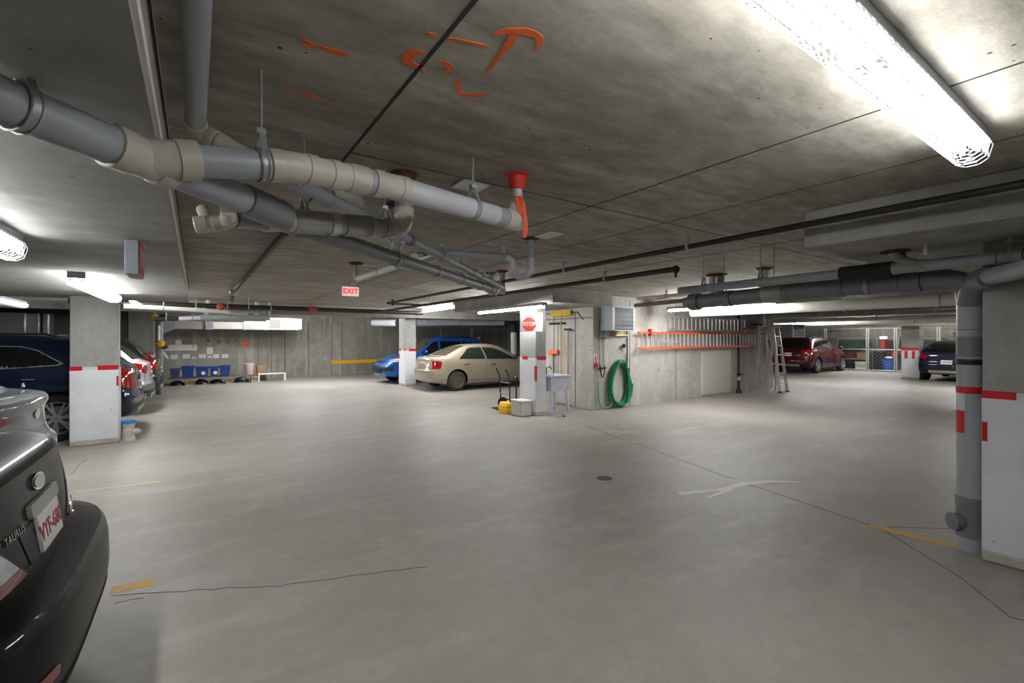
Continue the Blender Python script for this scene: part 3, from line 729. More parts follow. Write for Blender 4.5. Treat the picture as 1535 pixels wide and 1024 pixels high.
# --- right: standpipe and the pipework over it
sx, sy, sr = 4.83, .912, .075
sp = thing('standpipe', 'grey standpipe from floor to ceiling beside the right-hand white column', 'pipe', (sx, sy, 0))
MB().cyl((sx, sy, 0), (sx, sy, 1.97), sr, n=28).build('pipe_section', M['pvc'], sp)
MB().lathe((sx, sy, .1), (0, 0, 1), [(0, sr), (.004, sr * 1.1), (.05, sr * 1.1), (.055, sr * 1.05), (.24, sr * 1.05), (.245, sr * 1.12), (.3, sr * 1.12), (.304, sr)], 28).build('cleanout_fitting', M['pvcdark'], sp)
cd = Vector((-.75, .66, 0)).normalized()
cap = MB().lathe(Vector((sx, sy, .21)) + cd * .05, cd, [(0, .055), (.035, .055), (.037, .064), (.075, .064), (.08, .05)], 20).build('cleanout_cap', M['pvcdark'], sp)
for z in (1.44, 1.475, 1.60, 1.66): MB().lathe((sx, sy, z), (0, 0, 1), [(0, sr), (.001, sr * 1.03), (.006, sr * 1.03), (.007, sr)], 28).build('coupling_ring', M['pvcdark'], sp)
MB().lathe((sx, sy, 1.46), (0, 0, 1), [(0, sr * 1.0), (.003, sr * 1.035), (.15, sr * 1.035), (.153, sr)], 28).build('coupling', M['pvcdark'], sp)
MB().lathe((sx, sy, 1.40), (0, 0, 1), [(0, sr), (.001, sr * 1.09), (.012, sr * 1.09), (.014, sr * 1.03), (.024, sr * 1.03), (.026, sr * 1.09), (.04, sr * 1.09), (.041, sr)], 28).build('pipe_clamp', M['black'], sp)
def wrap_tape(a0, a1, z0, z1, m):
    n = 12; vs = []
    for rr in (sr + .0005, sr + .003):
        for z in (z0, z1):
            vs += [(sx + rr * math.cos(a0 + (a1 - a0) * k / n), sy + rr * math.sin(a0 + (a1 - a0) * k / n), z) for k in range(n + 1)]
    k1 = n + 1; fs = []
    for k in range(n): fs += [(k, k + 1, k1 + k + 1, k1 + k), (2 * k1 + k, 3 * k1 + k, 3 * k1 + k + 1, 2 * k1 + k + 1), (k1 + k, k1 + k + 1, 3 * k1 + k + 1, 3 * k1 + k), (k, 2 * k1 + k, 2 * k1 + k + 1, k + 1)]
    o = MB().add(vs, fs).build('reflective_tape', M[m], sp); fix_normals(o)
vd = math.atan2(-sy, -sx)
wrap_tape(vd - 1.6, vd + 1.6, 1.185, 1.235, 'red')
wrap_tape(vd - 1.3, vd - .35, 1.055, 1.185, 'whitetape')
wrap_tape(vd - 1.3, vd - .4, .885, 1.055, 'red')
MB().tube(arc((sx, sy, 2.05), (0, 0, 1), (0, 1, 0), .15), sr * 1.08, 24).build('elbow', M['pvcdark'], sp)
wd = (at(1535, 403, d=2.85) - Vector((sx, sy, 2.03))).normalized()
wb = MB().tube([(sx, sy, 1.86), Vector((sx, sy, 1.96)) + wd * .05, Vector((sx, sy, 2.02)) + wd * .14, Vector((sx, sy, 2.03)) + wd * .3], sr * 1.06, 24); wb.build('wye_fitting', M['pvcdark'], sp)
pipe('drain_pipe', 'grey pipe passing in front of the big column top into the standpipe', [Vector((sx, sy, 2.03)) + wd * .27, Vector((sx, sy, 2.04)) + wd * 1.9], .06, 'pvc', 'pvcdark')
pe = at(1066, 452, x=4.85)
big = pipe('drain_pipe', 'big dark pipe reaching away from the standpipe top', [(sx, sy + .1, 2.06), (sx + .02, 2.0, 2.06), (4.87, 3.2, 2.03)], .078, 'pvcdark', 'pvcdark', bend=.2,
     couplings=[(0, .25, .14, 'pvcdark'), (1, .3, .2, 'fitgrey'), (1, .72, .12, 'pvcdark')], hangers=[(0, .55, ZC), (1, .3, ZC), (1, .75, ZC)])
MB().lathe((4.87, 3.2, 2.03), (0, 1, 0), [(0, .078), (.003, .1), (.12, .1), (.15, .07), (.2, .06)], 18).build('end_cap', M['pvcdark'], big)
sm = pipe('drain_pipe', 'slim pale pipe running above the big dark pipe', [(4.52, -1.5, 2.15), (4.54, 1.2, 2.15), (4.62, 3.3, 2.15)], .042, 'pvc', 'fitgrey', bend=.07, hangers=[(0, .80, ZD), (1, .55, ZC), (1, .85, ZC)], couplings=[(0, .80, .12, 'fitgrey')])
MB().tube([(4.54, 1.14, 2.15), (4.55, 1.24, 2.2), (4.56, 1.29, ZD)], .045, 14).build('wye_fitting', M['fitgrey'], sm)
MB().tube([(4.55, 1.3, 2.15), (4.56, 1.66, 2.15)], .06, 14).build('foam_wrap', M['blackfoam'], sm)
MB().lathe((4.56, 1.29, ZD), (0, 0, -1), [(0, .09), (.005, .1), (.02, .07), (.022, .04)], 14).build('firestop_collar', M['firestopdark'], sm)
tag(MB().lathe(at(1388, 382, x=4.4), (0, 0, 1), [(0, .012), (.01, .016), (.06, .012), (.062, .004), (.13, .004)], 10).build('ceiling_sprinkler', M['white']), 'small white pendant beneath the ceiling above the slim pale pipe', 'sprinkler head')
pipe('insulated_pipe', 'wide cream insulated pipe below the big dark pipe', [(9.72, -4.5, 2.2), (9.72, 6.6, 2.2)], .10, 'insul', 'insul', n=16, hangers=[(0, .6, 2.3), (0, .85, ZC)])
pipe('sprinkler_pipe', 'black main crossing high beyond the cream pipe', [(13.6, -4.5, 2.34), (13.6, 7.2, 2.34)], .07, 'steelpipe', 'steelpipe', n=12, hangers=[(0, .5, ZC), (0, .65, ZC), (0, .8, ZC)])
for (x, z, r, mat, lab) in ((15.4, 2.14, .06, 'pvclight', 'pale pipe in the rows before the red SUV'), (17.2, 2.2, .05, 'zinc', 'thin metal pipe in the rows before the red SUV'), (18.6, 2.12, .08, 'insul', 'white wrapped pipe in the rows before the cages'), (20.8, 2.2, .06, 'pvc', 'grey pipe in the rows before the cages'), (22.3, 2.16, .1, 'insul', 'fat white pipe just before the cages')):
    pipe('service_pipe', lab, [(x, -4, z), (x, 13.5, z)], r, mat, mat, n=10, hangers=[(0, q, 2.56) for q in (.35, .5, .62)])
pipe('service_pipe', 'white diagonal pipe joining the rows before the cages', [at(1310, 470, d=15), at(1385, 480, d=17)], .06, 'pvclight', 'pvclight', n=10)
# old brown pipes by the heater
pipe('service_pipe', 'rusty wrapped pipe running away from the heater', [at(956, 448, x=6.9), at(1075, 436, x=6.9)], .03, 'insul', 'rustpipe', n=10, hangers=[(0, .4, ZC)])
pipe('service_pipe', 'brown rusty pipe under the wrapped pipe near the heater', [at(952, 458, x=7.4), at(1085, 445, x=7.4)], .04, 'rustpipe', 'rustpipe', n=10)
riser(1068, 412, .05, 2.2, 'riser with a pale bracket by the end of the slim pipe', 'pvclight')
riser(1080, 411, .05, 2.2, 'second riser by the end of the slim pipe', 'pvcdark')
riser(1146, 402, .05, 2.18, 'riser with a ceiling plate near the middle of the slim pipe', 'pvclight')

# ================================================================== CARS
def pchip(pts):
    """monotone cubic through (x, y) points"""
    xs = [p[0] for p in pts]; ys = [p[1] for p in pts]; n = len(xs)
    if n == 1: return lambda x: ys[0]
    h = [xs[i + 1] - xs[i] for i in range(n - 1)]; d = [(ys[i + 1] - ys[i]) / h[i] for i in range(n - 1)]
    m = [d[0]] + [0 if d[i - 1] * d[i] <= 0 else 3 * (h[i - 1] + h[i]) / ((2 * h[i] + h[i - 1]) / d[i - 1] + (h[i] + 2 * h[i - 1]) / d[i]) for i in range(1, n - 1)] + [d[-1]]
    def f(x):
        if x <= xs[0]: return ys[0]
        if x >= xs[-1]: return ys[-1]
        i = max(k for k in range(n - 1) if xs[k] <= x)
        t = (x - xs[i]) / h[i]
        return (1 + 2 * t) * (1 - t) ** 2 * ys[i] + t * (1 - t) ** 2 * h[i] * m[i] + t * t * (3 - 2 * t) * ys[i + 1] + t * t * (t - 1) * h[i] * m[i + 1]
    return f
def resample(pts, n, cr=True):
    """Catmull-Rom through 2-D points, evenly resampled to n points"""
    P_ = [pts[0]] + list(pts) + [pts[-1]]; fine = []
    for i in range(1, len(P_) - 2):
        p0, p1, p2, p3 = P_[i - 1], P_[i], P_[i + 1], P_[i + 2]
        for k in range(8):
            t = k / 8
            fine.append(tuple(.5 * (2 * p1[j] + (p2[j] - p0[j]) * t + (2 * p0[j] - 5 * p1[j] + 4 * p2[j] - p3[j]) * t * t + (3 * p1[j] - p0[j] - 3 * p2[j] + p3[j]) * t ** 3) for j in (0, 1)))
    fine.append(pts[-1])
    L = [0]
    for a, b in zip(fine, fine[1:]): L.append(L[-1] + math.dist(a, b))
    out = []; j = 0
    for i in range(n):
        s = L[-1] * i / (n - 1)
        while j < len(L) - 2 and L[j + 1] < s: j += 1
        t = (s - L[j]) / max(1e-9, L[j + 1] - L[j]); out.append(tuple(fine[j][k] + (fine[j + 1][k] - fine[j][k]) * min(1, t) for k in (0, 1)))
    return out
def clip_poly(poly, x0, x1, y0, y1):
    def cut(P_, f, inter):
        out = []
        for i in range(len(P_)):
            a, b = P_[i - 1], P_[i]; fa, fb = f(a), f(b)
            if fb >= 0:
                if fa < 0: out.append(inter(a, b, fa, fb))
                out.append(b)
            elif fa >= 0: out.append(inter(a, b, fa, fb))
        return out
    it = lambda a, b, fa, fb: tuple(a[k] + (b[k] - a[k]) * fa / (fa - fb) for k in (0, 1))
    for f in (lambda p: p[0] - x0, lambda p: x1 - p[0], lambda p: p[1] - y0, lambda p: y1 - p[1]):
        poly = cut(poly, f, it)
        if len(poly) < 3: return []
    return poly
def round_poly(poly, r, n=4):
    out = []; m = len(poly)
    for i in range(m):
        p = Vector(poly[i]); a = Vector(poly[i - 1]); b = Vector(poly[(i + 1) % m])
        ra = min(r, (a - p).length * .45); rb = min(r, (b - p).length * .45)
        p0 = p + (a - p).normalized() * ra; p1 = p + (b - p).normalized() * rb
        for k in range(n + 1):
            t = k / n; q = p0 * (1 - t) ** 2 + p * 2 * t * (1 - t) + p1 * t * t; out.append((q.x, q.y))
    return out

class Car:
    def __init__(s, name, label, loc, rotz, spec, paintmat, category='car'):
        s.sp = spec; s.root = thing(name, label, category, loc, rotz)
        s.paint = paintmat; s.make_body()
    def make_body(s):
        sp = s.sp; L, W = sp['L'], sp['W']
        top, belt, bot, wid = pchip(sp['top']), pchip(sp['belt']), pchip(sp['bot']), pchip(sp['wid'])
        rp, fp = pchip(sp['rear']), pchip(sp['front']); tum = sp.get('tumble', .55); NS = sp.get('ns', 58); NP = sp.get('np', 34); NY = sp.get('ny', 14)
        def section(x, inset=0.0):
            zb, zs, zt = bot(x), belt(x), top(x); w = W / 2 * wid(x); zt = max(zt, zs + .03); h = zt - zs
            ws = w * sp.get('shoulder', .95); wr = max(.25, ws - tum * h * .92 - .012); zm = zb + .5 * (zs - zb)
            pts = [(0, zb), (w * .6, zb), (w * .9, zb + .012), (w * .965, zb + .075), (w * .995, zb + .3 * (zs - zb)), (w, zm), (w * .992, zb + .78 * (zs - zb)), (ws + .3 * (w - ws), zs - .035), (ws, zs),
                   (ws - (ws - wr) * .45 + .015 * min(1, h / .3), zs + .5 * h * .93), (wr + .012, zs + h * .84), (wr - .035, zs + h * .925), (wr * .78, zs + h * .965), (wr * .4, zs + h * .993), (0, zt)]
            q = resample(pts, NP)
            if inset:
                cz = (zb + zt) / 2; q = [(max(0, y - inset) if y > 0 else 0, z + (inset if z < cz else -inset) * min(1, abs(z - cz) / (.25 * (zt - zb)))) for y, z in q]
            return q
        xs = [0.0, .012, .035, .07] + [.07 + (L - .14) * (i + 1) / NS for i in range(NS - 1)] + [L - .07, L - .035, L - .012, L]
        ins = {0: .045, 1: .02, 2: .006, len(xs) - 1: .045, len(xs) - 2: .02, len(xs) - 3: .006}
        kr, kf, pr = sp.get('kr', .16), sp.get('kf', .3), sp.get('pr', 3.0)
        def deform(x, y, z):
            a = abs(y) / (W / 2); x0 = x
            fr = max(0, 1 - x0 / sp.get('rfall', .55)); fr = fr * fr * (3 - 2 * fr)
            ff = max(0, 1 - (L - x0) / sp.get('ffall', .8)); ff = ff * ff * (3 - 2 * ff)
            return (x + (rp(z) + kr * a ** pr) * fr - (fp(z) + kf * a ** pr) * ff, y, z)
        vs, fs = [], []; R = []
        for i, x in enumerate(xs):
            q = section(x, ins.get(i, 0)); ring = []
            full = [(y, z) for y, z in q] + [(-y, z) for y, z in reversed(q[1:-1])]
            for y, z in full: ring.append(len(vs)); vs.append(deform(x, y, z))
            R.append(ring)
        n = len(R[0])
        for i in range(len(xs) - 1):
            for k in range(n): fs.append((R[i][k], R[i][(k + 1) % n], R[i + 1][(k + 1) % n], R[i + 1][k]))
        for e in (0, len(xs) - 1):
            q = section(xs[e], ins[e]); ring = R[e]; rows = []
            for j in range(NP):
                l = ring[j]; r = ring[j] if j in (0, NP - 1) else ring[n - j]
                if j in (0, NP - 1): rows.append([l] * (NY + 1)); continue
                row = [l]; y, z = q[j]
                for c in range(1, NY): row.append(len(vs)); vs.append(deform(xs[e], y * (1 - 2 * c / NY), z))
                rows.append(row + [r])
            for j in range(NP - 1):
                for c in range(NY):
                    f = [rows[j][c], rows[j][c + 1], rows[j + 1][c + 1], rows[j + 1][c]]; f = list(dict.fromkeys(f))
                    if len(f) > 2: fs.append(tuple(f if e == 0 else reversed(f)))
        m = MB(); m.v, m.f = vs, fs
        o = m.build('body', s.paint, s.root, local=True, smooth=sp.get('sharp', 38)); fix_normals(o)
        s.bvh = BVHTree.FromPolygons([v.co.copy() for v in o.data.vertices], [tuple(p.vertices) for p in o.data.polygons])
        # wheel arches cut out of the shell
        c = MB(); r = sp['r'] + sp.get('gap', .045)
        for x in (sp['xr'], sp['xf']):
            for sgn in (-1, 1): c.cyl((x, sgn * (W / 2 - .30), sp['r'] + .01), (x, sgn * (W / 2 + .2), sp['r'] + .01), r, n=30)
        co = c.build('cutter', [s.paint, M['black']], s.root, local=True, smooth=0); fix_normals(co)
        for p in co.data.polygons: p.material_index = 1
        o.data.materials.append(M['black'])
        bo = o.modifiers.new('arch', 'BOOLEAN'); bo.operation = 'DIFFERENCE'; bo.object = co; bo.solver = 'EXACT'
        dg = bpy.context.evaluated_depsgraph_get(); dg.update()
        me = bpy.data.meshes.new_from_object(o.evaluated_get(dg)); o.modifiers.clear()
        old = o.data; o.data = me; me.name = 'body'; bpy.data.meshes.remove(old); bpy.data.objects.remove(co)
        for p in me.polygons: p.use_smooth = True
        me.set_sharp_from_angle(angle=math.radians(sp.get('sharp', 38)))
        s.body = o
    def hit(s, p, dv):
        h = s.bvh.ray_cast(Vector(p), Vector(dv))
        if h[0] is not None: return h[0], h[1]
        h = s.bvh.find_nearest(Vector(p) + Vector(dv) * 3.0)
        return h[0], h[1]
    def patch(s, name, poly, side, mat, off=.004, cell=.06, parent=None, skirt=.012, rnd=0.0, smooth=50, mesh=None):
        """panel conforming to the body. side: 'l','r' (poly in x,z), 'rear','front' (y,z), 'top' (x,y)"""
        if side in ('rear', 'front'):
            lim = .955 * s.sp['W'] / 2; poly = [(max(-lim, min(lim, u)), w) for u, w in poly]
        if rnd: poly = round_poly(poly, rnd)
        us = [p[0] for p in poly]; ws = [p[1] for p in poly]
        if sum(poly[i - 1][0] * poly[i][1] - poly[i][0] * poly[i - 1][1] for i in range(len(poly))) < 0: poly = poly[::-1]
        nu = max(1, int(math.ceil((max(us) - min(us)) / cell))); nw = max(1, int(math.ceil((max(ws) - min(ws)) / cell)))
        du = (max(us) - min(us)) / nu; dw = (max(ws) - min(ws)) / nw
        idx = {}; P2 = []; fs = []
        for i in range(nu):
            for j in range(nw):
                c = clip_poly(list(poly), min(us) + i * du - 1e-9, min(us) + (i + 1) * du + 1e-9, min(ws) + j * dw - 1e-9, min(ws) + (j + 1) * dw + 1e-9)
                if not c: continue
                f = []
                for p in c:
                    k = (round(p[0], 4), round(p[1], 4))
                    if k not in idx: idx[k] = len(P2); P2.append(k)
                    if idx[k] not in f: f.append(idx[k])
                if len(f) > 2: fs.append(tuple(f))
        if not fs: return None
        V3 = []; N3 = []
        for u, w in P2:
            if side in 'lr': o = (u, 3 if side == 'l' else -3, w); dv = (0, -1 if side == 'l' else 1, 0)
            elif side == 'rear': o = (-3, u, w); dv = (1, 0, 0)
            elif side == 'front': o = (s.sp['L'] + 3, u, w); dv = (-1, 0, 0)
            else: o = (u, w, 4); dv = (0, 0, -1)
            p, nrm = s.hit(o, dv)
            if nrm.dot(Vector(dv)) > 0: nrm = -nrm
            nn = (nrm * .6 - Vector(dv) * .4).normalized()
            V3.append(p + nn * off); N3.append(nn)
        ec = {}
        for f in fs:
            for a, b in zip(f, f[1:] + f[:1]): ec[(a, b)] = 1
        bd = [e for e in ec if (e[1], e[0]) not in ec]
        n0 = len(V3); low = {}
        for a, b in bd:
            for k in (a, b):
                if k not in low: low[k] = len(V3); V3.append(V3[k] - N3[k] * (off + skirt))
        fs += [(b, a, low[a], low[b]) for a, b in bd]
        if mesh is not None: mesh.add(V3, fs); return mesh
        m = MB(); m.add(V3, fs); ob = m.build(name, mat, parent or s.root, local=True, smooth=smooth); fix_normals(ob); return ob
    def line(s, mesh, pts, side, w=.006, off=.0025):
        """thin dark shut line following the body, added to a mesh"""
        for a, b in zip(pts, pts[1:]):
            a = Vector(a); b = Vector(b); d = (b - a).normalized(); nv = Vector((-d.y, d.x)) * w / 2
            s.patch('', [tuple(a + nv), tuple(a - nv), tuple(b - nv), tuple(b + nv)], side, None, off, .08, mesh=mesh, skirt=.004)
    def wheels(s, kind='alloy', tyre='rubber', rim='alloy', spokes=5, sides=(-1, 1)):
        sp = s.sp; r = sp['r']; wd = sp.get('tw', .2); W = sp['W']
        for x in (sp['xr'], sp['xf']):
            for sg in sides:
                yo = sg * (W / 2 - .012); c = Vector((x, yo, r)); dv = Vector((0, -sg, 0))
                t = MB().lathe(c, dv, [(.02, r * .66), (.006, r * .70), (.0, r * .82), (.012, r * .93), (.035, r * .985), (.05, r), (wd - .05, r), (wd - .035, r * .985), (wd - .01, r * .9), (wd, r * .7), (wd - .02, r * .6)], 36, caps=False).build('wheel', M[tyre], s.root, local=True)
                rm = MB()
                rm.lathe(c, dv, [(.008, r * .70), (.004, r * .68), (.012, r * .655), (.05, r * .62), (.1, r * .6)], 36, caps=False)
                if kind == 'steel':
                    rm.lathe(c, dv, [(.05, r * .62), (.06, r * .5), (.038, r * .42), (.03, r * .3), (.045, r * .24), (.05, r * .14), (.035, r * .12), (.033, .01)], 30, caps=False)
                else:
                    for k in range(spokes):
                        a = 2 * PI * k / spokes + .3
                        for da in (-.13, .13):
                            p0 = c + dv * .022 + Vector((math.cos(a + da * .3), 0, math.sin(a + da * .3))) * r * .12
                            p1 = c + dv * .012 + Vector((math.cos(a + da), 0, math.sin(a + da))) * r * .665
                            rm.bar(p0, p1, .026, .03)
                    rm.lathe(c, dv, [(.012, .012), (.01, .03), (.014, r * .17), (.04, r * .18)], 20, caps=False)
                rm.build('rim', M[rim], t, local=True, smooth=40)
                if kind != 'steel':
                    MB().lathe(c, dv, [(.075, .01), (.075, r * .5), (.09, r * .5)], 24).build('brake_disc', M['steelrim'], t, local=True)
    def handle(s, x, z, sides, mat='paint'):
        for sg in sides:
            p, n = s.hit((x, 3 * sg, z), (0, -sg, 0))
            m = MB(); m.tube([p + Vector((-.085, -sg * .004, -.004)), p + Vector((-.07, sg * .022, 0)), p + Vector((.06, sg * .024, .004)), p + Vector((.085, -sg * .004, .002))], [.010, .013, .013, .010], 8)
            m.build('door_handle', M[mat] if isinstance(mat, str) and mat != 'paint' else s.paint, s.root, local=True)
    def mirror(s, x, z, sides, mat=None):
        for sg in sides:
            p, n = s.hit((x, 3 * sg, z), (0, -sg, 0))
            m = MB(); m.bar(p - Vector((0, sg * .03, 0)), p + Vector((0, sg * .1, .03)), .06, .04); m.ball(p + Vector((-.01, sg * .16, .055)), .1, 12, 8, (.55, 1.0, .7))
            m.build('side_mirror', mat or s.paint, s.root, local=True)
    def plate(s, y, z, w=.3, h=.15, txt='', end='rear', tilt=None):
        dv = (1, 0, 0) if end == 'rear' else (-1, 0, 0); ox = -3 if end == 'rear' else s.sp['L'] + 3
        p, n = s.hit((ox, y, z), dv); p1, _ = s.hit((ox, y, z - h * .45), dv); p2, _ = s.hit((ox, y, z + h * .45), dv)
        up = (p2 - p1).normalized(); right = Vector((0, -1, 0)) if end == 'rear' else Vector((0, 1, 0)); nn = right.cross(up)
        b = MB(); c = p + nn * .012
        b.bar(c - right * w / 2, c + right * w / 2, h, .006, nn) if False else b.add([c + right * (i * w / 2) + up * (j * h / 2) + nn * k for k in (-.01, .004) for i, j in ((-1, -1), (1, -1), (1, 1), (-1, 1))], [(3, 2, 1, 0), (4, 5, 6, 7), (0, 1, 5, 4), (1, 2, 6, 5), (2, 3, 7, 6), (3, 0, 4, 7)])
        pl = b.build('license_plate', M['plate'], s.root, local=True, bevel=.002)
        if txt: text_obj('plate_lettering', txt, h * .62, M['plateink'], pl, basis(c + nn * .0045 - up * h * .04, right, up), .0012, bold=.002)
        return pl
    def badge_text(s, txt, y, z, size, mat='chrome', end='rear', spacing=1.1):
        dv = (1, 0, 0); p, n = s.hit((-3, y, z), dv)
        if n.dot(Vector(dv)) > 0: n = -n
        right = Vector((0, -1, 0)); right = (right - n * right.dot(n)).normalized(); up = n.cross(right)
        return text_obj('badge_lettering', txt, size, M[mat], s.root, basis(p + n * .003, right, up), .002, spacing=spacing)

def rect(u0, u1, v0, v1): return [(u0, v0), (u1, v0), (u1, v1), (u0, v1)]

# ---- generic profiles
def suv(L=4.55, W=1.84, H=1.68, hood=1.05, belt=1.06, r=.35, xr=.9, fo=.92, steep=.5, roofdrop=.07, deck=.0):
    xf = L - fo
    return dict(L=L, W=W, r=r, xr=xr, xf=xf, tumble=.42, tw=.22,
        top=[(0, 1.08), (.1, belt + .04), (.30, belt + .16), (.30 + steep, H - roofdrop), (1.45, H - .012), (2.0, H), (L - 2.15, H - .05), (L - 1.25, hood + .07), (L - 1.1, hood + .02), (L - .45, hood - .1), (L - .12, hood - .28), (L, hood - .40)],
        belt=[(0, belt - .06), (.35, belt), (1.0, belt + .01), (2.6, belt - .05), (L - 1.2, hood - .04), (L - .5, hood - .14), (L, hood - .50)],
        bot=[(0, .30), (.5, .24), (L - .6, .22), (L, .27)],
        wid=[(0, .90), (.12, .945), (.4, .985), (1.2, 1.0), (L - 1.3, 1.0), (L - .5, .97), (L - .1, .90), (L, .86)],
        rear=[(.25, .06), (.42, .0), (.62, .0), (.70, .035), (.95, .06), (1.1, .10)], front=[(.2, .06), (.45, 0), (.7, .0), (.9, .12)], kr=.17, kf=.42, pr=3.0)
def sedan(L=4.5, W=1.75, H=1.44, deck=1.04, hood=.98, belt=.93, r=.32, xr=.95, fo=.92, dl=.62, rg=.78):
    xf = L - fo
    return dict(L=L, W=W, r=r, xr=xr, xf=xf, tumble=.58, tw=.2,
        top=[(0, deck - .05), (.08, deck - .005), (dl * .6, deck + .012), (dl, deck + .02), (dl + .08, deck + .06), (dl + rg, H - .04), (dl + rg + .35, H - .004), (dl + rg + .75, H), (L - 2.0, H - .04), (L - 1.22, hood + .05), (L - 1.08, hood + .005), (L - .45, hood - .1), (L - .1, hood - .25), (L, hood - .36)],
        belt=[(0, deck - .12), (.3, deck - .05), (dl + .2, belt + .05), (2.4, belt), (L - 1.2, hood - .06), (L - .5, hood - .16), (L, hood - .46)],
        bot=[(0, .26), (.5, .21), (L - .6, .19), (L, .24)],
        wid=[(0, .87), (.12, .925), (.4, .975), (1.2, 1.0), (L - 1.3, 1.0), (L - .5, .965), (L - .1, .89), (L, .85)],
        rear=[(.2, .08), (.38, .01), (.6, .0), (.66, .03), (.9, .055), (1.05, .03)], front=[(.2, .05), (.4, 0), (.6, .0), (.8, .1)], kr=.2, kf=.45, pr=2.8)

P_black = plain('black_metallic_paint', (7, 8, 9), .45, coat=.35, spec=.08)
P_grey = paint('silver_grey_metallic_paint', (112, 118, 124), .2, metal=.45)
P_navy = paint('navy_metallic_paint', (16, 30, 60), .15, metal=.2)
P_white = paint('white_car_paint', (206, 208, 210), .15)
P_dark = paint('charcoal_car_paint', (30, 32, 36), .15)
P_blue = paint('bright_blue_metallic_paint', (22, 88, 176), .15, metal=.25)
P_beige = paint('champagne_metallic_paint', (176, 165, 146), .32, metal=.25)
P_red = paint('dark_red_metallic_paint', (78, 8, 18), .15, metal=.25)
P_navy2 = paint('midnight_blue_paint', (18, 24, 54), .15, metal=.2)

def ellipse(cy, cz, a, b, n=24): return [(cy + a * math.cos(2 * PI * k / n), cz + b * math.sin(2 * PI * k / n)) for k in range(n)]

# ---- near black sedan
sp = dict(L=5.1, W=1.90, r=.335, xr=1.22, xf=4.1, tumble=.55, tw=.22, ns=60, np=74, ny=36,
    top=[(0, 1.085), (.06, 1.10), (.35, 1.115), (.72, 1.125), (.85, 1.17), (1.6, 1.50), (1.95, 1.55), (2.5, 1.56), (3.1, 1.50), (3.85, 1.06), (4.1, 1.0), (4.8, .86), (5.1, .66)],
    belt=[(0, 1.02), (.3, 1.05), (1.0, 1.04), (2.6, .97), (3.9, .93), (4.6, .78), (5.1, .56)],
    bot=[(0, .24), (.5, .2), (4.6, .19), (5.1, .24)], wid=[(0, .90), (.12, .945), (.4, .98), (1.2, 1.0), (3.8, 1.0), (4.6, .965), (5.0, .89), (5.1, .85)],
    rear=[(.22, .09), (.34, .02), (.46, .0), (.58, .004), (.655, .02), (.685, .05), (.70, .12), (.715, .150), (.75, .155), (.95, .185), (1.03, .2), (1.055, .2), (1.075, .188), (1.10, .188)],
    front=[(.2, .05), (.4, 0), (.6, 0), (.8, .1)], kr=.30, kf=.45, pr=4.4, rfall=.6, sharp=32)
c = Car('car', 'black sedan closest to the viewer, only its tail in view', (-.365, 2.75, 0), PI, sp, P_black)
c.wheels('alloy')
c.patch('tail_light', [(.66, 1.0), (.80, 1.03), (.945, 1.0), (.95, .73), (.34, .73), (.47, .85)], 'rear', M['lens'], .006, .05, rnd=.03)
c.patch('tail_light', [(-.66, 1.0), (-.80, 1.03), (-.945, 1.0), (-.95, .73), (-.34, .73), (-.47, .85)], 'rear', M['lens'], .006, .05, rnd=.03)
for s in (1, -1):
    c.patch('tail_light_reflector', [(s * .345, .732), (s * .385, .77), (s * .945, .77), (s * .945, .732)], 'rear', M['taildark'], .010, .05)
c.patch('plate_garnish', rect(-.20, .20, .885, .94), 'rear', M['fitgrey'], .016, .05, rnd=.02)
c.patch('plate_recess', [(-.33, .875), (.33, .875), (.27, .735), (-.27, .735)], 'rear', M['black'], .003, .05, rnd=.02)
c.plate(.0, .81, .31, .15, 'VYF-680')
c.badge_text('TAURUS', .36, .885, .042, spacing=1.15)
c.patch('emblem', ellipse(0, .995, .085, .034), 'rear', M['chrome'], .010, .03)
c.patch('emblem_field', ellipse(0, .995, .072, .025), 'rear', plain('dark_blue_enamel', (30, 36, 74), .2, coat=1), .013, .03)
g = MB(); c.line(g, [(.62, 1.03), (.47, .86), (.32, .732), (-.32, .732), (-.47, .86), (-.62, 1.03)], 'rear', .008); g.build('panel_gap', M['black'], c.root, local=True)
c.patch('bumper_reflector', rect(.55, .80, .44, .48), 'rear', M['taildark'], .006, .05, rnd=.015)
c.patch('bumper_lower', [(-.86, .37), (.86, .37), (.8, .25), (-.8, .25)], 'rear', M['black'], .006, .06)
c.patch('rear_window', [(.9, -.52), (.9, .52), (1.55, .44), (1.55, -.44)], 'top', M['glass'], .004, .08, rnd=.05)
for sd in 'lr': c.patch('side_window', [(1.15, 1.08), (1.75, 1.42), (2.6, 1.44), (3.5, 1.05)], sd, M['glass'], .004, .08, rnd=.05)

# ---- grey sedan
sp = sedan(L=4.6, W=1.80, H=1.46, deck=1.13, hood=1.0, belt=.98, r=.33, dl=.38, rg=.95)
sp['rear'] = [(.2, .1), (.36, .02), (.5, .0), (.74, .0), (.80, .05), (.88, .075), (1.0, .08), (1.1, .02), (1.14, .0)]; sp['kr'] = .28; sp['np'] = 50; sp['ny'] = 26
c = Car('car', 'silver-grey sedan parked between the black sedan and the white-based column', (-1.0, 5.32, 0), PI, sp, P_grey)
c.wheels('alloy')
for s in (1, -1):
    c.patch('tail_light', [(s * .34, 1.005), (s * .90, 1.055), (s * .90, .925), (s * .62, .945)], 'rear', M['taildark'], .006, .05, rnd=.02)
c.badge_text('ELANTRA', .62, .83, .045)
c.patch('rear_window', [(.52, -.60), (.52, .60), (1.25, .46), (1.25, -.46)], 'top', M['glassgrey'], .004, .08, rnd=.05)
for sd in 'lr': c.patch('side_window', [(.85, 1.08), (1.4, 1.37), (2.4, 1.37), (3.2, 1.0)], sd, M['glass'], .004, .08, rnd=.05)
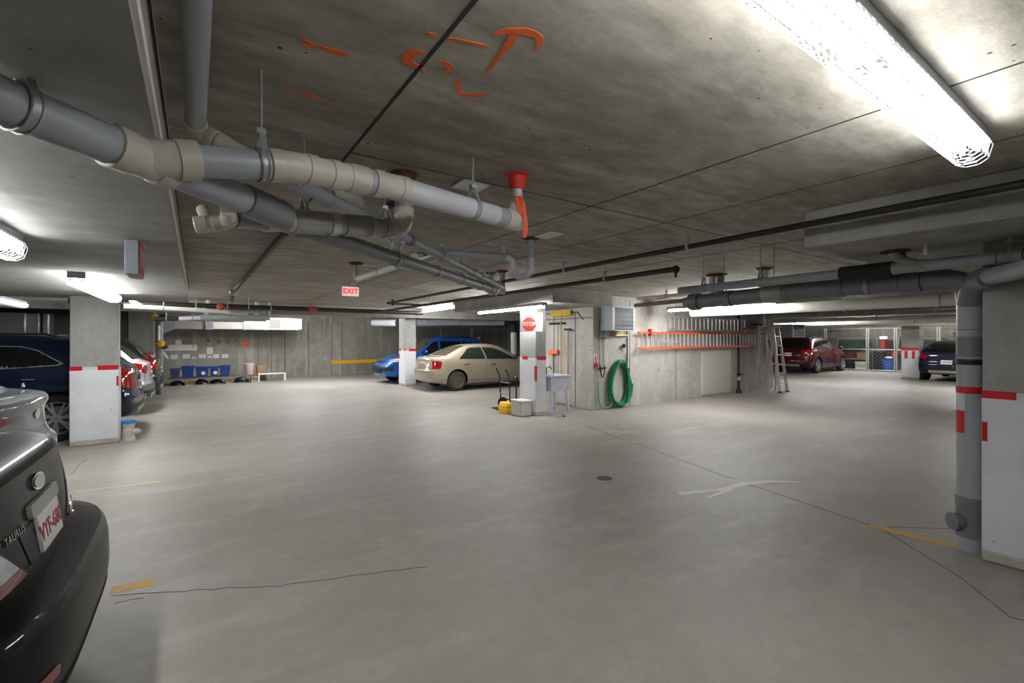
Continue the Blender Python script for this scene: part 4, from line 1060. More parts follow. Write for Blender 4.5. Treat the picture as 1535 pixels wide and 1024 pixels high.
g = MB(); c.line(g, [(.80, 1.07), (.62, .93), (.5, .80), (-.5, .80), (-.62, .93), (-.80, 1.07)], 'rear', .007); g.build('panel_gap', M['black'], c.root, local=True)
c.patch('emblem', ellipse(0, .98, .07, .04), 'rear', M['chrome'], .008, .03)
c.patch('bumper_lower', [(-.7, .48), (.7, .48), (.62, .3), (-.62, .3)], 'rear', M['black'], .006, .06, rnd=.05)
MB().lathe((.30, -.66, 1.155), (.1, -.1, 1), [(0, .014), (.02, .009), (.035, .009)], 8).build('washer_nozzle', M['white'], c.root, local=True)

def dress_suv(c, seen, glass='glass', tail='tail', tl=None, windows=None, plate=None, plz=.78, rails=True, cladding=True, front=False, rg=None, spokes=5, rearglass='glass'):
    sp = c.sp; L, W = sp['L'], sp['W']; H = max(p[1] for p in sp['top']); b = sp['belt'][1][1]
    c.wheels('alloy', spokes=spokes)
    windows = windows or [[(.62, b + .10), (.88, H - .26), (1.5, H - .2), (1.62, b + .04)], [(1.68, b + .04), (1.56, H - .2), (2.42, H - .2), (2.46, b + .015)], [(2.54, b + .015), (2.5, H - .2), (2.7, H - .22), (L - 1.35, b + .01)]]
    for sd in seen:
        for w_ in windows: c.patch('side_window', w_, sd, M[glass], .005, .07, rnd=.04)
        if cladding: c.patch('sill_cladding', rect(sp['xr'] + .42, sp['xf'] - .42, .235, .36), sd, M['black'], .006, .1)
        g = MB(); 
        for x in (1.65, 2.5): c.line(g, [(x, .38), (x + .03, b)], sd)
        c.line(g, [(1.18, .9), (1.2, .62), (1.38, .38), (L - 1.35, .38), (L - 1.3, b - .05)], sd); g.build('panel_gap', M['black'], c.root, local=True)
        sg = 1 if sd == 'l' else -1
        for x in (1.28, 2.35): c.handle(x, b - .12, (sg,), 'chrome' if spokes == 7 else 'paint')
        c.mirror(L - 1.5, b + .03, (sg,), None)
    if rails:
        for s in (1, -1):
            pts = []
            for x in (1.0, 1.15, 2.2, 2.9, 3.0):
                p, n = c.hit((x, s * .58, 4), (0, 0, -1)); pts.append(p + Vector((0, 0, .0 if x in (1.0, 3.0) else .035)))
            MB().tube(pts, .014, 8).build('roof_rail', M['black'], c.root, local=True)
    if not front:
        for s in (1, -1): c.patch('tail_light', [(s * a, z) for a, z in (tl or [(.5, b - .02), (.93, b + .06), (.94, b - .3), (.74, b - .34)])], 'rear', M[tail], .008, .05, rnd=.03)
        rgp = rg or [(-.66, b + .10), (.66, b + .10), (.54, H - .14), (-.54, H - .14)]
        c.patch('rear_window', rgp, 'rear', M[rearglass], .006, .06, rnd=.06)
        c.patch('bumper_lower', [(-.86, .50), (.86, .50), (.8, .28), (-.8, .28)], 'rear', M['black'], .006, .07, rnd=.03)
        c.patch('skid_plate', rect(-.5, .5, .32, .42), 'rear', M['fitgrey'], .012, .07, rnd=.03)
        if plate: c.plate(0, plz, .31, .155, plate)
        g = MB(); c.line(g, [(.62, b + .05), (.70, .62), (-.70, .62), (-.62, b + .05)], 'rear', .008); g.build('panel_gap', M['black'], c.root, local=True)
        # roof spoiler over the glass
        p, n = c.hit((-3, 0, H - .07), (1, 0, 0)); 
        c.patch('spoiler', [(p.x - .0 + .02, -.56), (p.x + .02, .56), (p.x + .22, .56), (p.x + .22, -.56)], 'top', c.paint, .014, .08)

# ---- navy SUV behind the grey column
sp = suv(L=4.65, W=1.85, H=1.69, hood=1.1, belt=1.10, r=.365, xr=.95); sp['xr'] = .97
c = Car('suv', 'navy SUV partly hidden by the white-based grey column', (-.80, 10.70, 0), PI, sp, P_navy)
win = [[(.93, 1.215), (1.2, 1.40), (1.37, 1.46), (1.42, 1.14), (.98, 1.18)], [(1.45, 1.14), (1.40, 1.465), (2.15, 1.49), (2.25, 1.11)], [(2.32, 1.11), (2.24, 1.49), (2.6, 1.47), (3.25, 1.09)]]
dress_suv(c, 'l', windows=win, tl=[(.36, 1.06), (.90, 1.13), (.95, .80), (.60, .74), (.42, .80)], plate='CGT-305', spokes=7)
c.patch('window_trim', [(.90, 1.205), (1.2, 1.415), (1.38, 1.475), (2.2, 1.505), (2.2, 1.49), (1.38, 1.463), (1.2, 1.40), (.935, 1.212), (.98, 1.185), (2.25, 1.112), (2.25, 1.10), (.95, 1.175)], 'l', M['zinc'], .007, .05)
# ---- white SUV
sp = suv(L=4.5, W=1.84, H=1.68, hood=1.05, belt=1.06, r=.34, steep=.62)
c = Car('suv', 'white SUV with a dark sloping rear window between two dark SUVs', (-.78, 13.05, 0), PI, sp, P_white)
dress_suv(c, 'l', tl=[(.42, .99), (.92, 1.10), (.95, .92), (.6, .84)], plate='BWM-771', plz=.80)
c.patch('bumper_trim', [(-.9, .62), (.9, .62), (.9, .5), (-.9, .5)], 'rear', M['pvcdark'], .008, .07)
# ---- dark SUV
sp = suv(L=4.5, W=1.80, H=1.66, hood=1.05, belt=1.04, r=.34)
c = Car('suv', 'charcoal SUV with red tail lights nearest the recycling bins', (-.72, 15.28, 0), PI, sp, P_dark)
dress_suv(c, 'l', tl=[(.40, 1.0), (.88, 1.14), (.94, .82), (.6, .80)], plate='CHK-218')
# ---- blue car, nose to the aisle
sp = suv(L=4.6, W=1.85, H=1.68, hood=1.0, belt=1.03, r=.35)
c = Car('suv', 'bright blue SUV nosing out behind the column beside the beige sedan', (9.86, 16.25, 0), PI, sp, P_blue)
dress_suv(c, 'l', front=True)
L_ = 4.6
for s in (1, -1):
    c.patch('headlight', [(s * .45, .80), (s * .50, .86), (s * .90, .90), (s * .93, .82), (s * .80, .76)], 'front', M['lens'], .008, .05, rnd=.02)
    c.patch('fog_lamp_recess', [(s * .55, .56), (s * .80, .62), (s * .82, .46), (s * .6, .44)], 'front', M['black'], .006, .05, rnd=.02)
c.patch('grille', [(-.44, .80), (.44, .80), (.40, .72), (-.40, .72)], 'front', M['black'], .006, .05, rnd=.02)
c.patch('lower_grille', [(-.62, .64), (.62, .64), (.5, .38), (-.5, .38)], 'front', M['black'], .006, .05, rnd=.04)
c.patch('skid_plate', rect(-.6, .6, .27, .33), 'front', M['fitgrey'], .01, .07, rnd=.02)
c.patch('windshield', [(L_ - 1.25, -.66), (L_ - 1.25, .66), (L_ - 2.0, .56), (L_ - 2.0, -.56)], 'top', M['glassgrey'], .005, .08, rnd=.06)
# ---- beige sedan
sp = sedan(L=4.45, W=1.70, H=1.43, deck=1.02, hood=.94, belt=.90, r=.305, xr=.86, dl=.55, rg=.85)
sp['rear'] = [(.2, .09), (.36, .02), (.5, .0), (.62, .0), (.67, .05), (.9, .09), (1.02, .07)]; sp['kr'] = .17
c = Car('car', 'dusty champagne-beige sedan parked in front of the blue SUV', (5.68, 13.27, 0), 0, sp, P_beige)
c.wheels('steel', tyre='dustrubber', rim='steelrim')
for sd in 'rl':
    c.patch('side_window', [(.92, .965), (1.30, 1.27), (1.40, 1.30), (1.80, 1.31), (1.86, .945)], sd, M['glassgreen'], .005, .05, rnd=.03)
    c.patch('side_window', [(1.92, .94), (1.85, 1.31), (2.2, 1.29), (2.45, 1.22), (3.02, .93)], sd, M['glassgreen'], .005, .05, rnd=.03)
    g = MB(); c.line(g, [(1.90, .28), (1.92, .93)], sd); c.line(g, [(.98, .93), (1.02, .78), (1.22, .60), (1.28, .30), (3.0, .28), (3.04, .9)], sd)
    c.line(g, [(1.28, .31), (3.0, .31)], sd, .01)
    g.build('panel_gap', M['steelrim'], c.root, local=True)
    c.patch('rub_strip', rect(1.30, 1.86, .545, .575), sd, P_beige, .012, .1); c.patch('rub_strip', rect(1.94, 3.0, .545, .575), sd, P_beige, .012, .1)
for sg in (-1,): c.handle(1.18, .80, (sg,), 'black'); c.handle(2.15, .77, (sg,), 'black')
c.mirror(2.92, .95, (-1,), M['black'])
c.patch('fuel_flap', rect(.56, .66, .76, .86), 'r', P_beige, .006, .05, rnd=.02)
c.patch('rear_window', [(.60, -.52), (.60, .52), (1.28, .46), (1.28, -.46)], 'top', M['glassgrey'], .005, .06, rnd=.06)
for s in (1, -1):
    c.patch('tail_light', [(s * .52, .90), (s * .70, .93), (s * .79, .90), (s * .795, .68), (s * .55, .68)], 'rear', M['tail'], .008, .04, rnd=.025)
c.plate(0, .80, .31, .155, 'JKS-126')
g = MB(); c.line(g, [(.52, .97), (.5, .66), (-.5, .66), (-.52, .97)], 'rear', .008); g.build('panel_gap', M['steelrim'], c.root, local=True)
c.patch('trunk_lip', [(.04, -.6), (.03, 0), (.04, .6), (.14, .6), (.13, 0), (.14, -.6)], 'top', P_beige, .016, .06)
# ---- red SUV far away
sp = suv(L=4.5, W=1.84, H=1.68, hood=1.05, belt=1.06, r=.35)
c = Car('suv', 'dark red SUV parked far off past the step ladder', (22.35, 10.25, 0), 0, sp, P_red)
dress_suv(c, 'r', tl=[(.5, 1.04), (.93, 1.10), (.94, .86), (.74, .84)], plate='BTX-904', plz=.86)
# ---- midnight blue hatch far right
sp = suv(L=4.45, W=1.80, H=1.52, hood=1.0, belt=1.0, r=.33, steep=.6)
c = Car('suv', 'midnight blue hatchback seen past the standpipe', (22.4, 4.85, 0), 0, sp, P_navy2)
dress_suv(c, 'rl', tl=[(.5, .96), (.90, 1.0), (.92, .84), (.6, .84)], plate='CDL-553', plz=.72, rails=False)

# ================================================================== SIGNS
def lettering(par, name, s, size, mat, o, x, y, ext=.001, **k):
    off = world_loc(par) if par is not None else Vector((0, 0, 0))
    return text_obj(name, s, size, mat, par, basis(Vector(o) - off, x, y), ext, **k)
# stop sign on the column corner
sc_ = at(793.5, 486, d=9.22); sn = Vector((-.75, -.66, 0)).normalized(); srt = Vector((-sn.y, sn.x, 0)) * 1.0
srt = Vector((.66, -.75, 0)).normalized(); sup = Vector((0, 0, 1))
t = thing('stop_sign', 'red octagonal STOP sign on a white board at the column corner', 'sign', sc_)
MB().add([sc_ + srt * a + sup * b + sn * k for k in (-.012, 0) for a, b in ((-.19, -.15), (.27, -.15), (.27, .22), (-.19, .22))], [(3, 2, 1, 0), (4, 5, 6, 7), (0, 1, 5, 4), (1, 2, 6, 5), (2, 3, 7, 6), (3, 0, 4, 7)]).build('backing_board', M['white'], t)
def octa(r): return [(r * math.cos(PI / 8 + k * PI / 4), r * math.sin(PI / 8 + k * PI / 4)) for k in range(8)]
for r, k0, k1, nm, mm in ((.155, .0005, .004, 'white_rim', 'white'), (.145, .004, .006, 'octagon', 'stopred')):
    MB().add([sc_ + srt * a + sup * b + sn * k for k in (k0, k1) for a, b in octa(r)], [tuple(reversed(range(8))), tuple(range(8, 16))] + [(i, (i + 1) % 8, (i + 1) % 8 + 8, i + 8) for i in range(8)]).build(nm, M[mm], t)
lettering(t, 'stop_lettering', 'STOP', .105, M['white'], sc_ + sn * .0065, srt, sup, .001, bold=.003)
MB().box(5.735, 5.752, 7.50, 7.54, sc_.z - .1, sc_.z + .15).build('bracket', M['zinc'], t)
# exit sign over the aisle
ex = at(525.5, 437, d=7.92)
t = thing('exit_sign', 'lit EXIT sign hanging over the aisle facing the viewer', 'exit sign', ex)
MB().box(ex.x - .15, ex.x + .15, ex.y, ex.y + .06, ex.z - .09, ex.z + .09).build('sign_box', M['housing'], t, bevel=.006)
MB().box(ex.x - .14, ex.x + .14, ex.y - .003, ex.y + .002, ex.z - .08, ex.z + .08).build('sign_face', M['exitface'], t)
MB().cyl((ex.x, ex.y + .03, ex.z + .09), (ex.x, ex.y + .03, ZC), .012, n=10).build('stem', M['zinc'], t)
lettering(t, 'exit_lettering', 'EXIT', .125, M['exitred'], (ex.x, ex.y - .0035, ex.z), (1, 0, 0), (0, 0, 1), .001, bold=.004)
# side-on exit sign below the lowered slab
x0 = -.335
t = thing('exit_sign', 'EXIT sign seen almost edge-on below the lowered slab', 'exit sign', (x0, 3.9, ZL))
MB().box(x0 - .035, x0 + .035, 3.74, 4.06, ZL - .225, ZL - .01).build('sign_box', M['housing'], t, bevel=.004)
MB().box(x0 + .033, x0 + .040, 3.75, 4.05, ZL - .22, ZL - .015).build('sign_face', M['stopred'], t)
lettering(t, 'exit_lettering', 'EXIT', .15, M['white'], (x0 + .0405, 3.9, ZL - .115), (0, 1, 0), (0, 0, 1), .001)
MB().box(x0 - .03, x0 + .06, 3.8, 4.0, ZL - .011, ZL).build('mounting_plate', M['housing'], t)

# ================================================================== COLUMN SIDE STUFF
h = at(193, 662, z=0); hx, hy = h.x, 9.36
hx = -.87
t = thing('floor_cleanout', 'short grey pipe stub with a blue tape band beside the grey column', 'pipe stub', (hx, hy, 0))
MB().lathe((hx, hy, 0), (0, 0, 1), [(0, .085), (.03, .085), (.032, .075), (.10, .075), (.103, .083), (.16, .083), (.163, .075), (.23, .075), (.233, .083), (.265, .083)], 20).build('pipe_section', M['fitting'], t)
MB().lathe((hx, hy, .262), (0, 0, 1), [(0, .08), (.002, .088), (.045, .088), (.048, .07)], 20).build('tape_band', plain('blue_tape', (34, 128, 206), .5), t)
MB().lathe((hx + .06, hy - .03, .13), (1, -.25, .1), [(0, .035), (.03, .035), (.032, .048), (.06, .048), (.062, .022), (.09, .02)], 14).build('side_outlet', M['fitting'], t)
tg = at(187, 590, d=7.15)
tag(MB().box(-.984, -.976, 9.235, 9.30, tg.z - .06, tg.z + .06).build('paper_tag', M['labelwhite']), 'white paper tag hanging on the side of the grey column', 'tag')
tag(MB().tube([(-.975, 9.24, .02), (-.975, 9.24, 2.2)], .006, 6).build('conduit', M['insul']), 'thin white conduit up the side of the grey column', 'conduit')
tag(MB().lathe(at(906, 717, z=0) + Vector((0, 0, -.004)), (0, 0, 1), [(0, .09), (.006, .09), (.007, .075), (.0075, .07), (.0075, .01)], 24).build('floor_drain', plain('rusty_drain_cover', (92, 82, 72), .7, metal=.4)), 'small round drain cover alone in the open floor', 'drain cover')

# fire standpipe with yellow valves
fx, fy = -.86, 16.45
t = thing('fire_standpipe', 'grey standpipe with two yellow valves beside the shadowed column', 'pipe', (fx, fy, 0))
MB().cyl((fx, fy, 0), (fx, fy, 2.15), .085, n=18).build('pipe_section', M['pvcdark'], t)
MB().tube(arc((fx, fy, 2.2), (0, 0, 1), (1, 0, 0), .15), .085, 16).build('elbow', M['blackfoam'], t)
for (px, py, r) in ((231, 475, .085), (241, 515, .1)):
    p = at(px, py, y=16.2); v = MB(); v.ball(p, r, 12, 8); v.cyl(p, p + Vector((0, -.12, 0)), .03, n=8)
    for k in range(6):
        a = k * PI / 3; v.bar(p + Vector((0, -.12, 0)), p + Vector((math.cos(a) * .11, -.12, math.sin(a) * .11)), .02, .02)
    v.build('valve', M['yellowbright'], t)
p = at(240, 510, y=16.3); MB().tube([at(238, 488, y=16.3), at(238, 512, y=16.3)], .035, 10).build('hose_pipe', M['white'], t)
MB().ball(at(247, 519, y=16.3), .09, 10, 8).build('hose_coupling', plain('brown_valve', (70, 52, 40), .6), t)
# white bike rack arm behind the dark SUV
t = tag(MB().bar(at(240, 523, y=16.6), at(252, 537, y=16.6), .05, .05).build('bracket_arm', M['white']), 'white slanted bracket behind the charcoal SUV', 'bracket')

# ================================================================== RECYCLING CORNER
YR = 19.3
def X(px, y=YR): return at(px, 500, y=y).x
def Zp(px, py, y=YR): return at(px, py, y=y).z
pl_z = .20
tag(MB().box(X(252), X(349), YR - .2, YR + .35, pl_z, pl_z + .05).build('plank', M['board']), 'long brown plank on blocks under the blue bins', 'plank')
tag(MB().box(X(350), X(388), YR - .05, YR + .35, pl_z + .02, pl_z + .07).build('plank', M['board']), 'shorter plank on blocks carrying the pink basket', 'plank')
for i, (a, b, lab) in enumerate(((278, 289, 'pale cinder block under the plank below the middle blue bins'), (339, 348, 'pale cinder block where the two planks meet'), (376, 386, 'pale cinder block under the pink basket'))):
    x0, x1 = X(a), X(b); t = MB(); y0 = YR - .2
    hw = (x1 - x0)
    t.box(x0, x1, y0, y0 + .36, 0, .03).box(x0, x1, y0, y0 + .36, pl_z - .032, pl_z - .002)
    for q in (0, .47, .94): t.box(x0 + hw * q, x0 + hw * (q + .06), y0, y0 + .36, .03, pl_z - .032)
    t.box(x0, x1, y0 + .05, y0 + .3, .03, pl_z - .032)
    tag(t.build('cinder_block', M['block'], smooth=0), lab, 'block', 'cinder blocks under the planks')
def bin_(a, b, top, lab, mat, logo=False):
    x0, x1 = X(a), X(b); z0 = pl_z + .052; z1 = Zp((a + b) / 2, top); y0, y1 = YR - .16, YR + .26; i = .035; w = .012
    t = thing('recycling_bin', lab, 'bin', ((x0 + x1) / 2, (y0 + y1) / 2, z0), 0, 'recycling bins on the plank')
    m = MB(); o4 = [(x0, y0), (x1, y0), (x1, y1), (x0, y1)]
    def ring(e, z): return [(x0 + e, y0 + e, z), (x1 - e, y0 + e, z), (x1 - e, y1 - e, z), (x0 + e, y1 - e, z)]
    vs = ring(i, z0) + ring(0, z1) + ring(w, z1) + ring(i + w, z0 + .012)
    fs = [(3, 2, 1, 0)] + [(k + 4 * j, (k + 1) % 4 + 4 * j, (k + 1) % 4 + 4 * j + 4, k + 4 * j + 4) for j in range(3) for k in range(4)] + [(12, 13, 14, 15)]
    m.add(vs, fs).build('tub', M[mat], t, smooth=0, bevel=.006)
    r = MB(); e = .018
    r.box(x0 - e, x1 + e, y0 - e, y0 + .004, z1 - .035, z1 + .004).box(x0 - e, x1 + e, y1 - .004, y1 + e, z1 - .035, z1 + .004).box(x0 - e, x0 + .004, y0, y1, z1 - .035, z1 + .004).box(x1 - .004, x1 + e, y0, y1, z1 - .035, z1 + .004)
    r.build('rim', M[mat], t)
    if logo:
        p = Vector(((x0 + x1) / 2 + .03, y0 + .012, z0 + .14))
        MB().lathe(p, (0, -1, -.06), [(0, .06), (.012, .06), (.013, .03)], 16).build('sticker', M['labelwhite'], t)
bin_(255, 270, 553, 'slate-blue bin at the end of the bin row nearest the charcoal SUV', 'bindark')
bin_(272, 291, 549, 'plain blue bin next to the slate-blue one', 'bin')
bin_(293, 313, 550, 'blue bin with a white sticker, wider of the two stickered ones', 'bin', True)
bin_(314.5, 327.5, 550, 'blue bin with a white sticker, narrower of the two stickered ones', 'bin', True)
bin_(329.5, 345, 548, 'blue bin at the end of the row nearest the pink basket', 'bin')
t = thing('laundry_basket', 'pale pink basket standing on the shorter plank', 'basket', (X(374), YR + .1, pl_z + .072))
x0 = X(374); z0 = pl_z + .072; z1 = Zp(374, 545)
MB().lathe((x0, YR + .1, z0), (0, 0, 1), [(0, .12), (.01, .125), (z1 - z0, .165), (z1 - z0 + .001, .18), (z1 - z0 - .02, .18), (z1 - z0 - .021, .158), (.02, .115)], 20).build('basket_wall', M['pink'], t)
sl = MB()
for k in range(20):
    a = 2 * PI * k / 20; sl.bar((x0 + math.cos(a) * .137, YR + .1 + math.sin(a) * .137, z0 + .06), (x0 + math.cos(a) * .158, YR + .1 + math.sin(a) * .158, z1 - .05), .012, .004)
sl.build('slot_pattern', plain('pink_shadow_plastic', (150, 128, 134), .6), t)
z0 = .245
tag(MB().box(X(387), X(399.5), YR + .3, YR + .6, z0, Zp(393, 548)).build('cardboard_box', M['card'], bevel=.006), 'brown cardboard box behind the white bench frame', 'box')
tag(MB().box(X(386), X(401), YR + .28, YR + .62, 0, z0 - .001).build('crate', M['board']), 'low brown crate under the cardboard box', 'crate')
t = thing('bench_frame', 'low white metal bench frame at the foot of the back wall', 'frame', (X(387), YR, 0))
xa, xb = X(387), X(428); zt = .29
MB().box(xa, xb, YR - .1, YR + .2, zt - .035, zt).build('top_rail', M['white'], t)
for xx in (xa + .02, xb - .02):
    for yy in (YR - .08, YR + .18): MB().box(xx - .02, xx + .02, yy - .02, yy + .02, 0, zt - .036).build('leg', M['white'], t)
def bag(a, b, y, h, lab):
    x0, x1 = X(a, y), X(b, y); m = MB(); n, k = 14, 8; rnd = random.Random(int(a))
    c = Vector(((x0 + x1) / 2, y, 0)); vs = []
    for i in range(k + 1):
        for j in range(n):
            ph = PI / 2 * i / k; th = 2 * PI * j / n; r = math.cos(ph) ** .6 * (1 + .12 * rnd.uniform(-1, 1)) if i < k else .02
            vs.append(c + Vector((math.cos(th) * (x1 - x0) / 2 * r, math.sin(th) * .15 * r, math.sin(ph) * h * (1 + .15 * rnd.uniform(-1, 1)))))
    m.add(vs, [(i * n + j, i * n + (j + 1) % n, (i + 1) * n + (j + 1) % n, (i + 1) * n + j) for i in range(k) for j in range(n)] + [tuple(reversed(range(n))), tuple(k * n + j for j in range(n))])
    tag(m.build('bag', M['bag'], smooth=25), lab, 'bag')
bag(254, 277, YR, .15, 'dark bag under the plank nearest the charcoal SUV')
bag(292, 312, YR + .02, .16, 'dark bag under the plank between two cinder blocks, fuller one')
bag(314, 334, YR + .02, .14, 'dark bag under the plank between two cinder blocks, flatter one')
bag(351, 373, YR + .05, .17, 'dark bag under the shorter plank')
# notices and boards on the back wall
def notice(a, b, c, d, lab, mat='labelwhite', lines=0, name='notice_sign', cat='notice'):
    p0 = at(a, d, y=Y1 - .004); p1 = at(b, c, y=Y1 - .004)
    z0, z1 = at((a + b) / 2, d, y=Y1).z, at((a + b) / 2, c, y=Y1).z
    t = thing(name, lab, cat, ((p0.x + p1.x) / 2, Y1 - .004, (z0 + z1) / 2))
    MB().box(p0.x, p1.x, Y1 - .012, Y1 - .001, z0, z1).build('sheet', M[mat], t)
    if lines:
        l = MB(); w_ = p1.x - p0.x
        for k in range(lines):
            zz = z1 - (z1 - z0) * (k + 1) / (lines + 1); l.box(p0.x + w_ * .12, p1.x - w_ * (.12 + .2 * (k % 2)), Y1 - .0135, Y1 - .011, zz - .003, zz + .003)
        l.build('print_pattern', plain('grey_print', (176, 176, 176), .8) if 'grey_print' not in bpy.data.materials else bpy.data.materials['grey_print'], t)
    return t
notice(256, 266.5, 532, 538.5, 'white notice on the back wall above the slate-blue bin', lines=3)
notice(274, 284.5, 531, 537.5, 'white notice above the plain blue bin', lines=3)
notice(298, 308.5, 531, 537, 'white notice just beside the tall notice, on its charcoal SUV side', lines=3)
notice(310, 319, 521, 531, 'tall white notice, the highest of the small sheets', lines=5)
notice(319.5, 328.5, 531, 537, 'white notice directly under the tall notice, on its basket side', lines=3)
notice(332.5, 342, 531, 536.5, 'white notice above the last blue bin by the basket', lines=3)
notice(288, 294.5, 535.5, 537.5, 'thin white strip label between two notices')
notice(311, 318, 533.5, 536.5, 'small white label under the tall notice')
t = notice(246, 295.5, 517, 525.5, 'long white sign board with a small dark figure', lines=1, name='sign_board', cat='sign')
p = at(290, 521, y=Y1 - .014); m = MB(); m.ball(p + Vector((-.02, 0, .06)), .02, 8, 6); m.bar(p + Vector((-.02, 0, .04)), p + Vector((-.01, 0, -.04)), .04, .01); m.bar(p + Vector((-.01, 0, -.03)), p + Vector((.05, 0, -.07)), .02, .01); m.build('figure_symbol', M['ink'], t)
notice(263, 272, 509.5, 516.8, 'square pale sheet above the long white sign board', lines=2)
notice(273, 289, 509, 516, 'faded yellow sheet above the long white sign board', mat='card')
def spray(px, py, r, mat, lab):
    p = at(px, py, y=Y1 - .003); n = 18; rnd = random.Random(px)
    m = MB(); m.prism([(p.x + math.cos(2 * PI * k / n) * r * rnd.uniform(.85, 1.1), p.z + math.sin(2 * PI * k / n) * r * rnd.uniform(.85, 1.1)) for k in range(n)], Y1 - .004, Y1 - .0005, 'y')
    tag(m.build('paint_spot', mat), lab, 'paint mark')
faint = plain('faded_red_spray', (150, 96, 82), .85, var=.25, scale=20)
spray(368, 516, .115, M['orangered'], 'bright round orange paint spot on the back wall')
for px, py, q in ((312, 511, 'above the tall notice'), (328, 512, 'second from the tall notice'), (342, 512, 'third from the tall notice'), (355.5, 511, 'nearest the bright orange spot')): spray(px, py, .075, faint, 'faded red paint spot on the back wall, ' + q)
p0, p1 = at(497, 543, y=Y1 - .02), at(570, 543.5, y=Y1 - .02)
tag(MB().box(p0.x, p1.x, Y1 - .03, Y1 - .001, p0.z - .075, p0.z + .07).build('wall_bumper', M['yellowbright']), 'yellow bumper board along the back wall behind the blue SUV', 'bumper board')
t = thing('wall_conduit', 'thin conduit down the back wall ending in a small box', 'conduit', at(486, 500, y=Y1 - .03))
p = at(486, 500, y=Y1 - .03); MB().cyl((p.x, Y1 - .03, at(486, 538, y=Y1).z), (p.x, Y1 - .03, ZC), .02, n=8).build('tube', M['zinc'], t)
MB().box(p.x - .06, p.x + .06, Y1 - .08, Y1 - .001, at(486, 541, y=Y1).z, at(486, 535, y=Y1).z).build('outlet_box', M['zinc'], t, bevel=.008)
# sheet metal duct over the corner
t = thing('air_duct', 'long sheet metal air duct under the ceiling over the recycling corner', 'duct', (X(340), 19.55, 2.1))
yd0, yd1 = 19.3, 19.9
segs = ((262, 309, 483, 494.0, 'fitgrey', .06), (309, 320, 482, 494.6, 'galv', .0), (320, 366, 483, 493.5, 'insul', .04), (366, 400, 481, 494.4, 'galv', 0.0), (400, 446, 475, 494, 'insul', .0))
for a, b, c, d, mm, ins in segs:
    MB().box(X(a), X(b), yd0 + ins, yd1 - ins, at(360, d, y=YR).z, at(360, c, y=YR).z).build('duct_section', M[mm], t, bevel=.01)
for a in (309, 366, 400, 446): MB().box(X(a) - .025, X(a) + .025, yd0 - .012, yd1 + .012, at(360, 494.8, y=YR).z, at(360, 476 if a > 390 else 482, y=YR).z).build('flange', M['galv'], t)
za, zb = at(360, 494, y=YR).z, at(360, 481, y=YR).z
MB().prism([(X(262), za), (X(262), zb), (X(237), zb), (X(237), za - .22)], yd0, yd1, 'y').build('duct_elbow', M['galv'], t)
MB().box(X(404), X(420), yd0 - .006, yd0 + .002, at(360, 492, y=YR).z, at(360, 478, y=YR).z).build('filter_grille', M['fitgrey'], t)
MB().box(X(446), X(453), yd0 + .05, yd1, at(360, 493, y=YR).z, at(360, 476, y=YR).z).build('end_cap', M['galv'], t)
for a in (300, 360, 430): MB().cyl((X(a), 19.6, at(360, 482, y=YR).z), (X(a), 19.6, ZC), .008, n=6).build('hanger', M['zinc'], t)
# foil covered duct in the far dark corner
t = thing('foil_duct', 'crinkled foil-wrapped duct above the navy SUV', 'duct', (-4, 15.6, 1.9))
for a, b, y0 in ((-40, 39, 15.3), (40, 60, 15.4), (63, 74, 15.4)):
    xa, xb = at(a, 490, y=y0).x, at(b, 490, y=y0).x
    m = MB(); n = 12
    for i in range(1): 
        m.box(xa, xb, y0, y0 + .45, 1.68, 2.2)
    m.build('foil_section', M['foil'], t, bevel=.03)
MB().box(-6.9, -2.3, 15.45, 15.6, 2.2, 2.32).build('support_rail', M['steelpipe'], t)
hg = MB()
for x in (-5, -3): hg.cyl((x, 15.5, 2.32), (x, 15.5, ZC), .01, n=6)
hg.build('hanger', M['zinc'], t)
tag(MB().box(-6.9, -1.54, 16.35, 16.5, 0, ZC - .01).build('partition_panel', plain('dark_grey_board', (84, 84, 82), .8)), 'dark grey partition wall behind the charcoal SUV', 'partition', kind='structure')
fluorescent('switched-off strip light with a cream lens given a faint glow above the navy SUV', (-2.75, 10.3), (-2.8, 12.9), 2.32, lens=True, strength=.15)  # lamp is off; its brightness is put into the lens as weak emission

# ================================================================== UTILITY ROOM CORNER
# unit heater
def heater(x0, x1, y0, y1, z0, z1, lab, louv=5):
    t = thing('unit_heater', lab, 'heater', ((x0 + x1) / 2, (y0 + y1) / 2, z0))
    MB().box(x0, x1, y0 + .02, y1, z0, z1).build('casing', M['housing'], t, bevel=.01)
    w = .045
    f = MB(); f.box(x0, x0 + w, y0, y0 + .03, z0, z1).box(x1 - w, x1, y0, y0 + .03, z0, z1).box(x0, x1, y0, y0 + .03, z0, z0 + .02).box(x0, x1, y0, y0 + .03, z1 - .02, z1); f.build('front_frame', M['pvclight'], t)
    MB().box(x0 + w, x1 - w, y0 + .005, y0 + .022, z0 + .02, z1 - .02).build('dark_core', M['black'], t)
    for k in range(louv):
        zc = z0 + .05 + (z1 - z0 - .08) * (k + .5) / louv; hh = (z1 - z0 - .08) / louv
        MB().prism([(y0 + .0, zc - hh * .36), (y0 + .006, zc - hh * .40), (y0 + .024, zc + hh * .12), (y0 + .018, zc + hh * .16)], x0 + w, x1 - w, 'x').build('louver', M['pvc'], t)
    hg = MB()
    for xx in (x0 + .1, x1 - .1): hg.cyl((xx, (y0 + y1) / 2, z1), (xx, (y0 + y1) / 2, ZC), .006, n=6)
    hg.build('hanger', M['zinc'], t)
    return t
heater(7.45, 8.14, 6.98, 7.36, 1.76, 2.29, 'unit heater with five grey louvres above the green hose')
heater(14.95, 15.75, 6.7, 7.2, 1.63, 2.02, 'second louvred heater beyond the step ladder', 5)
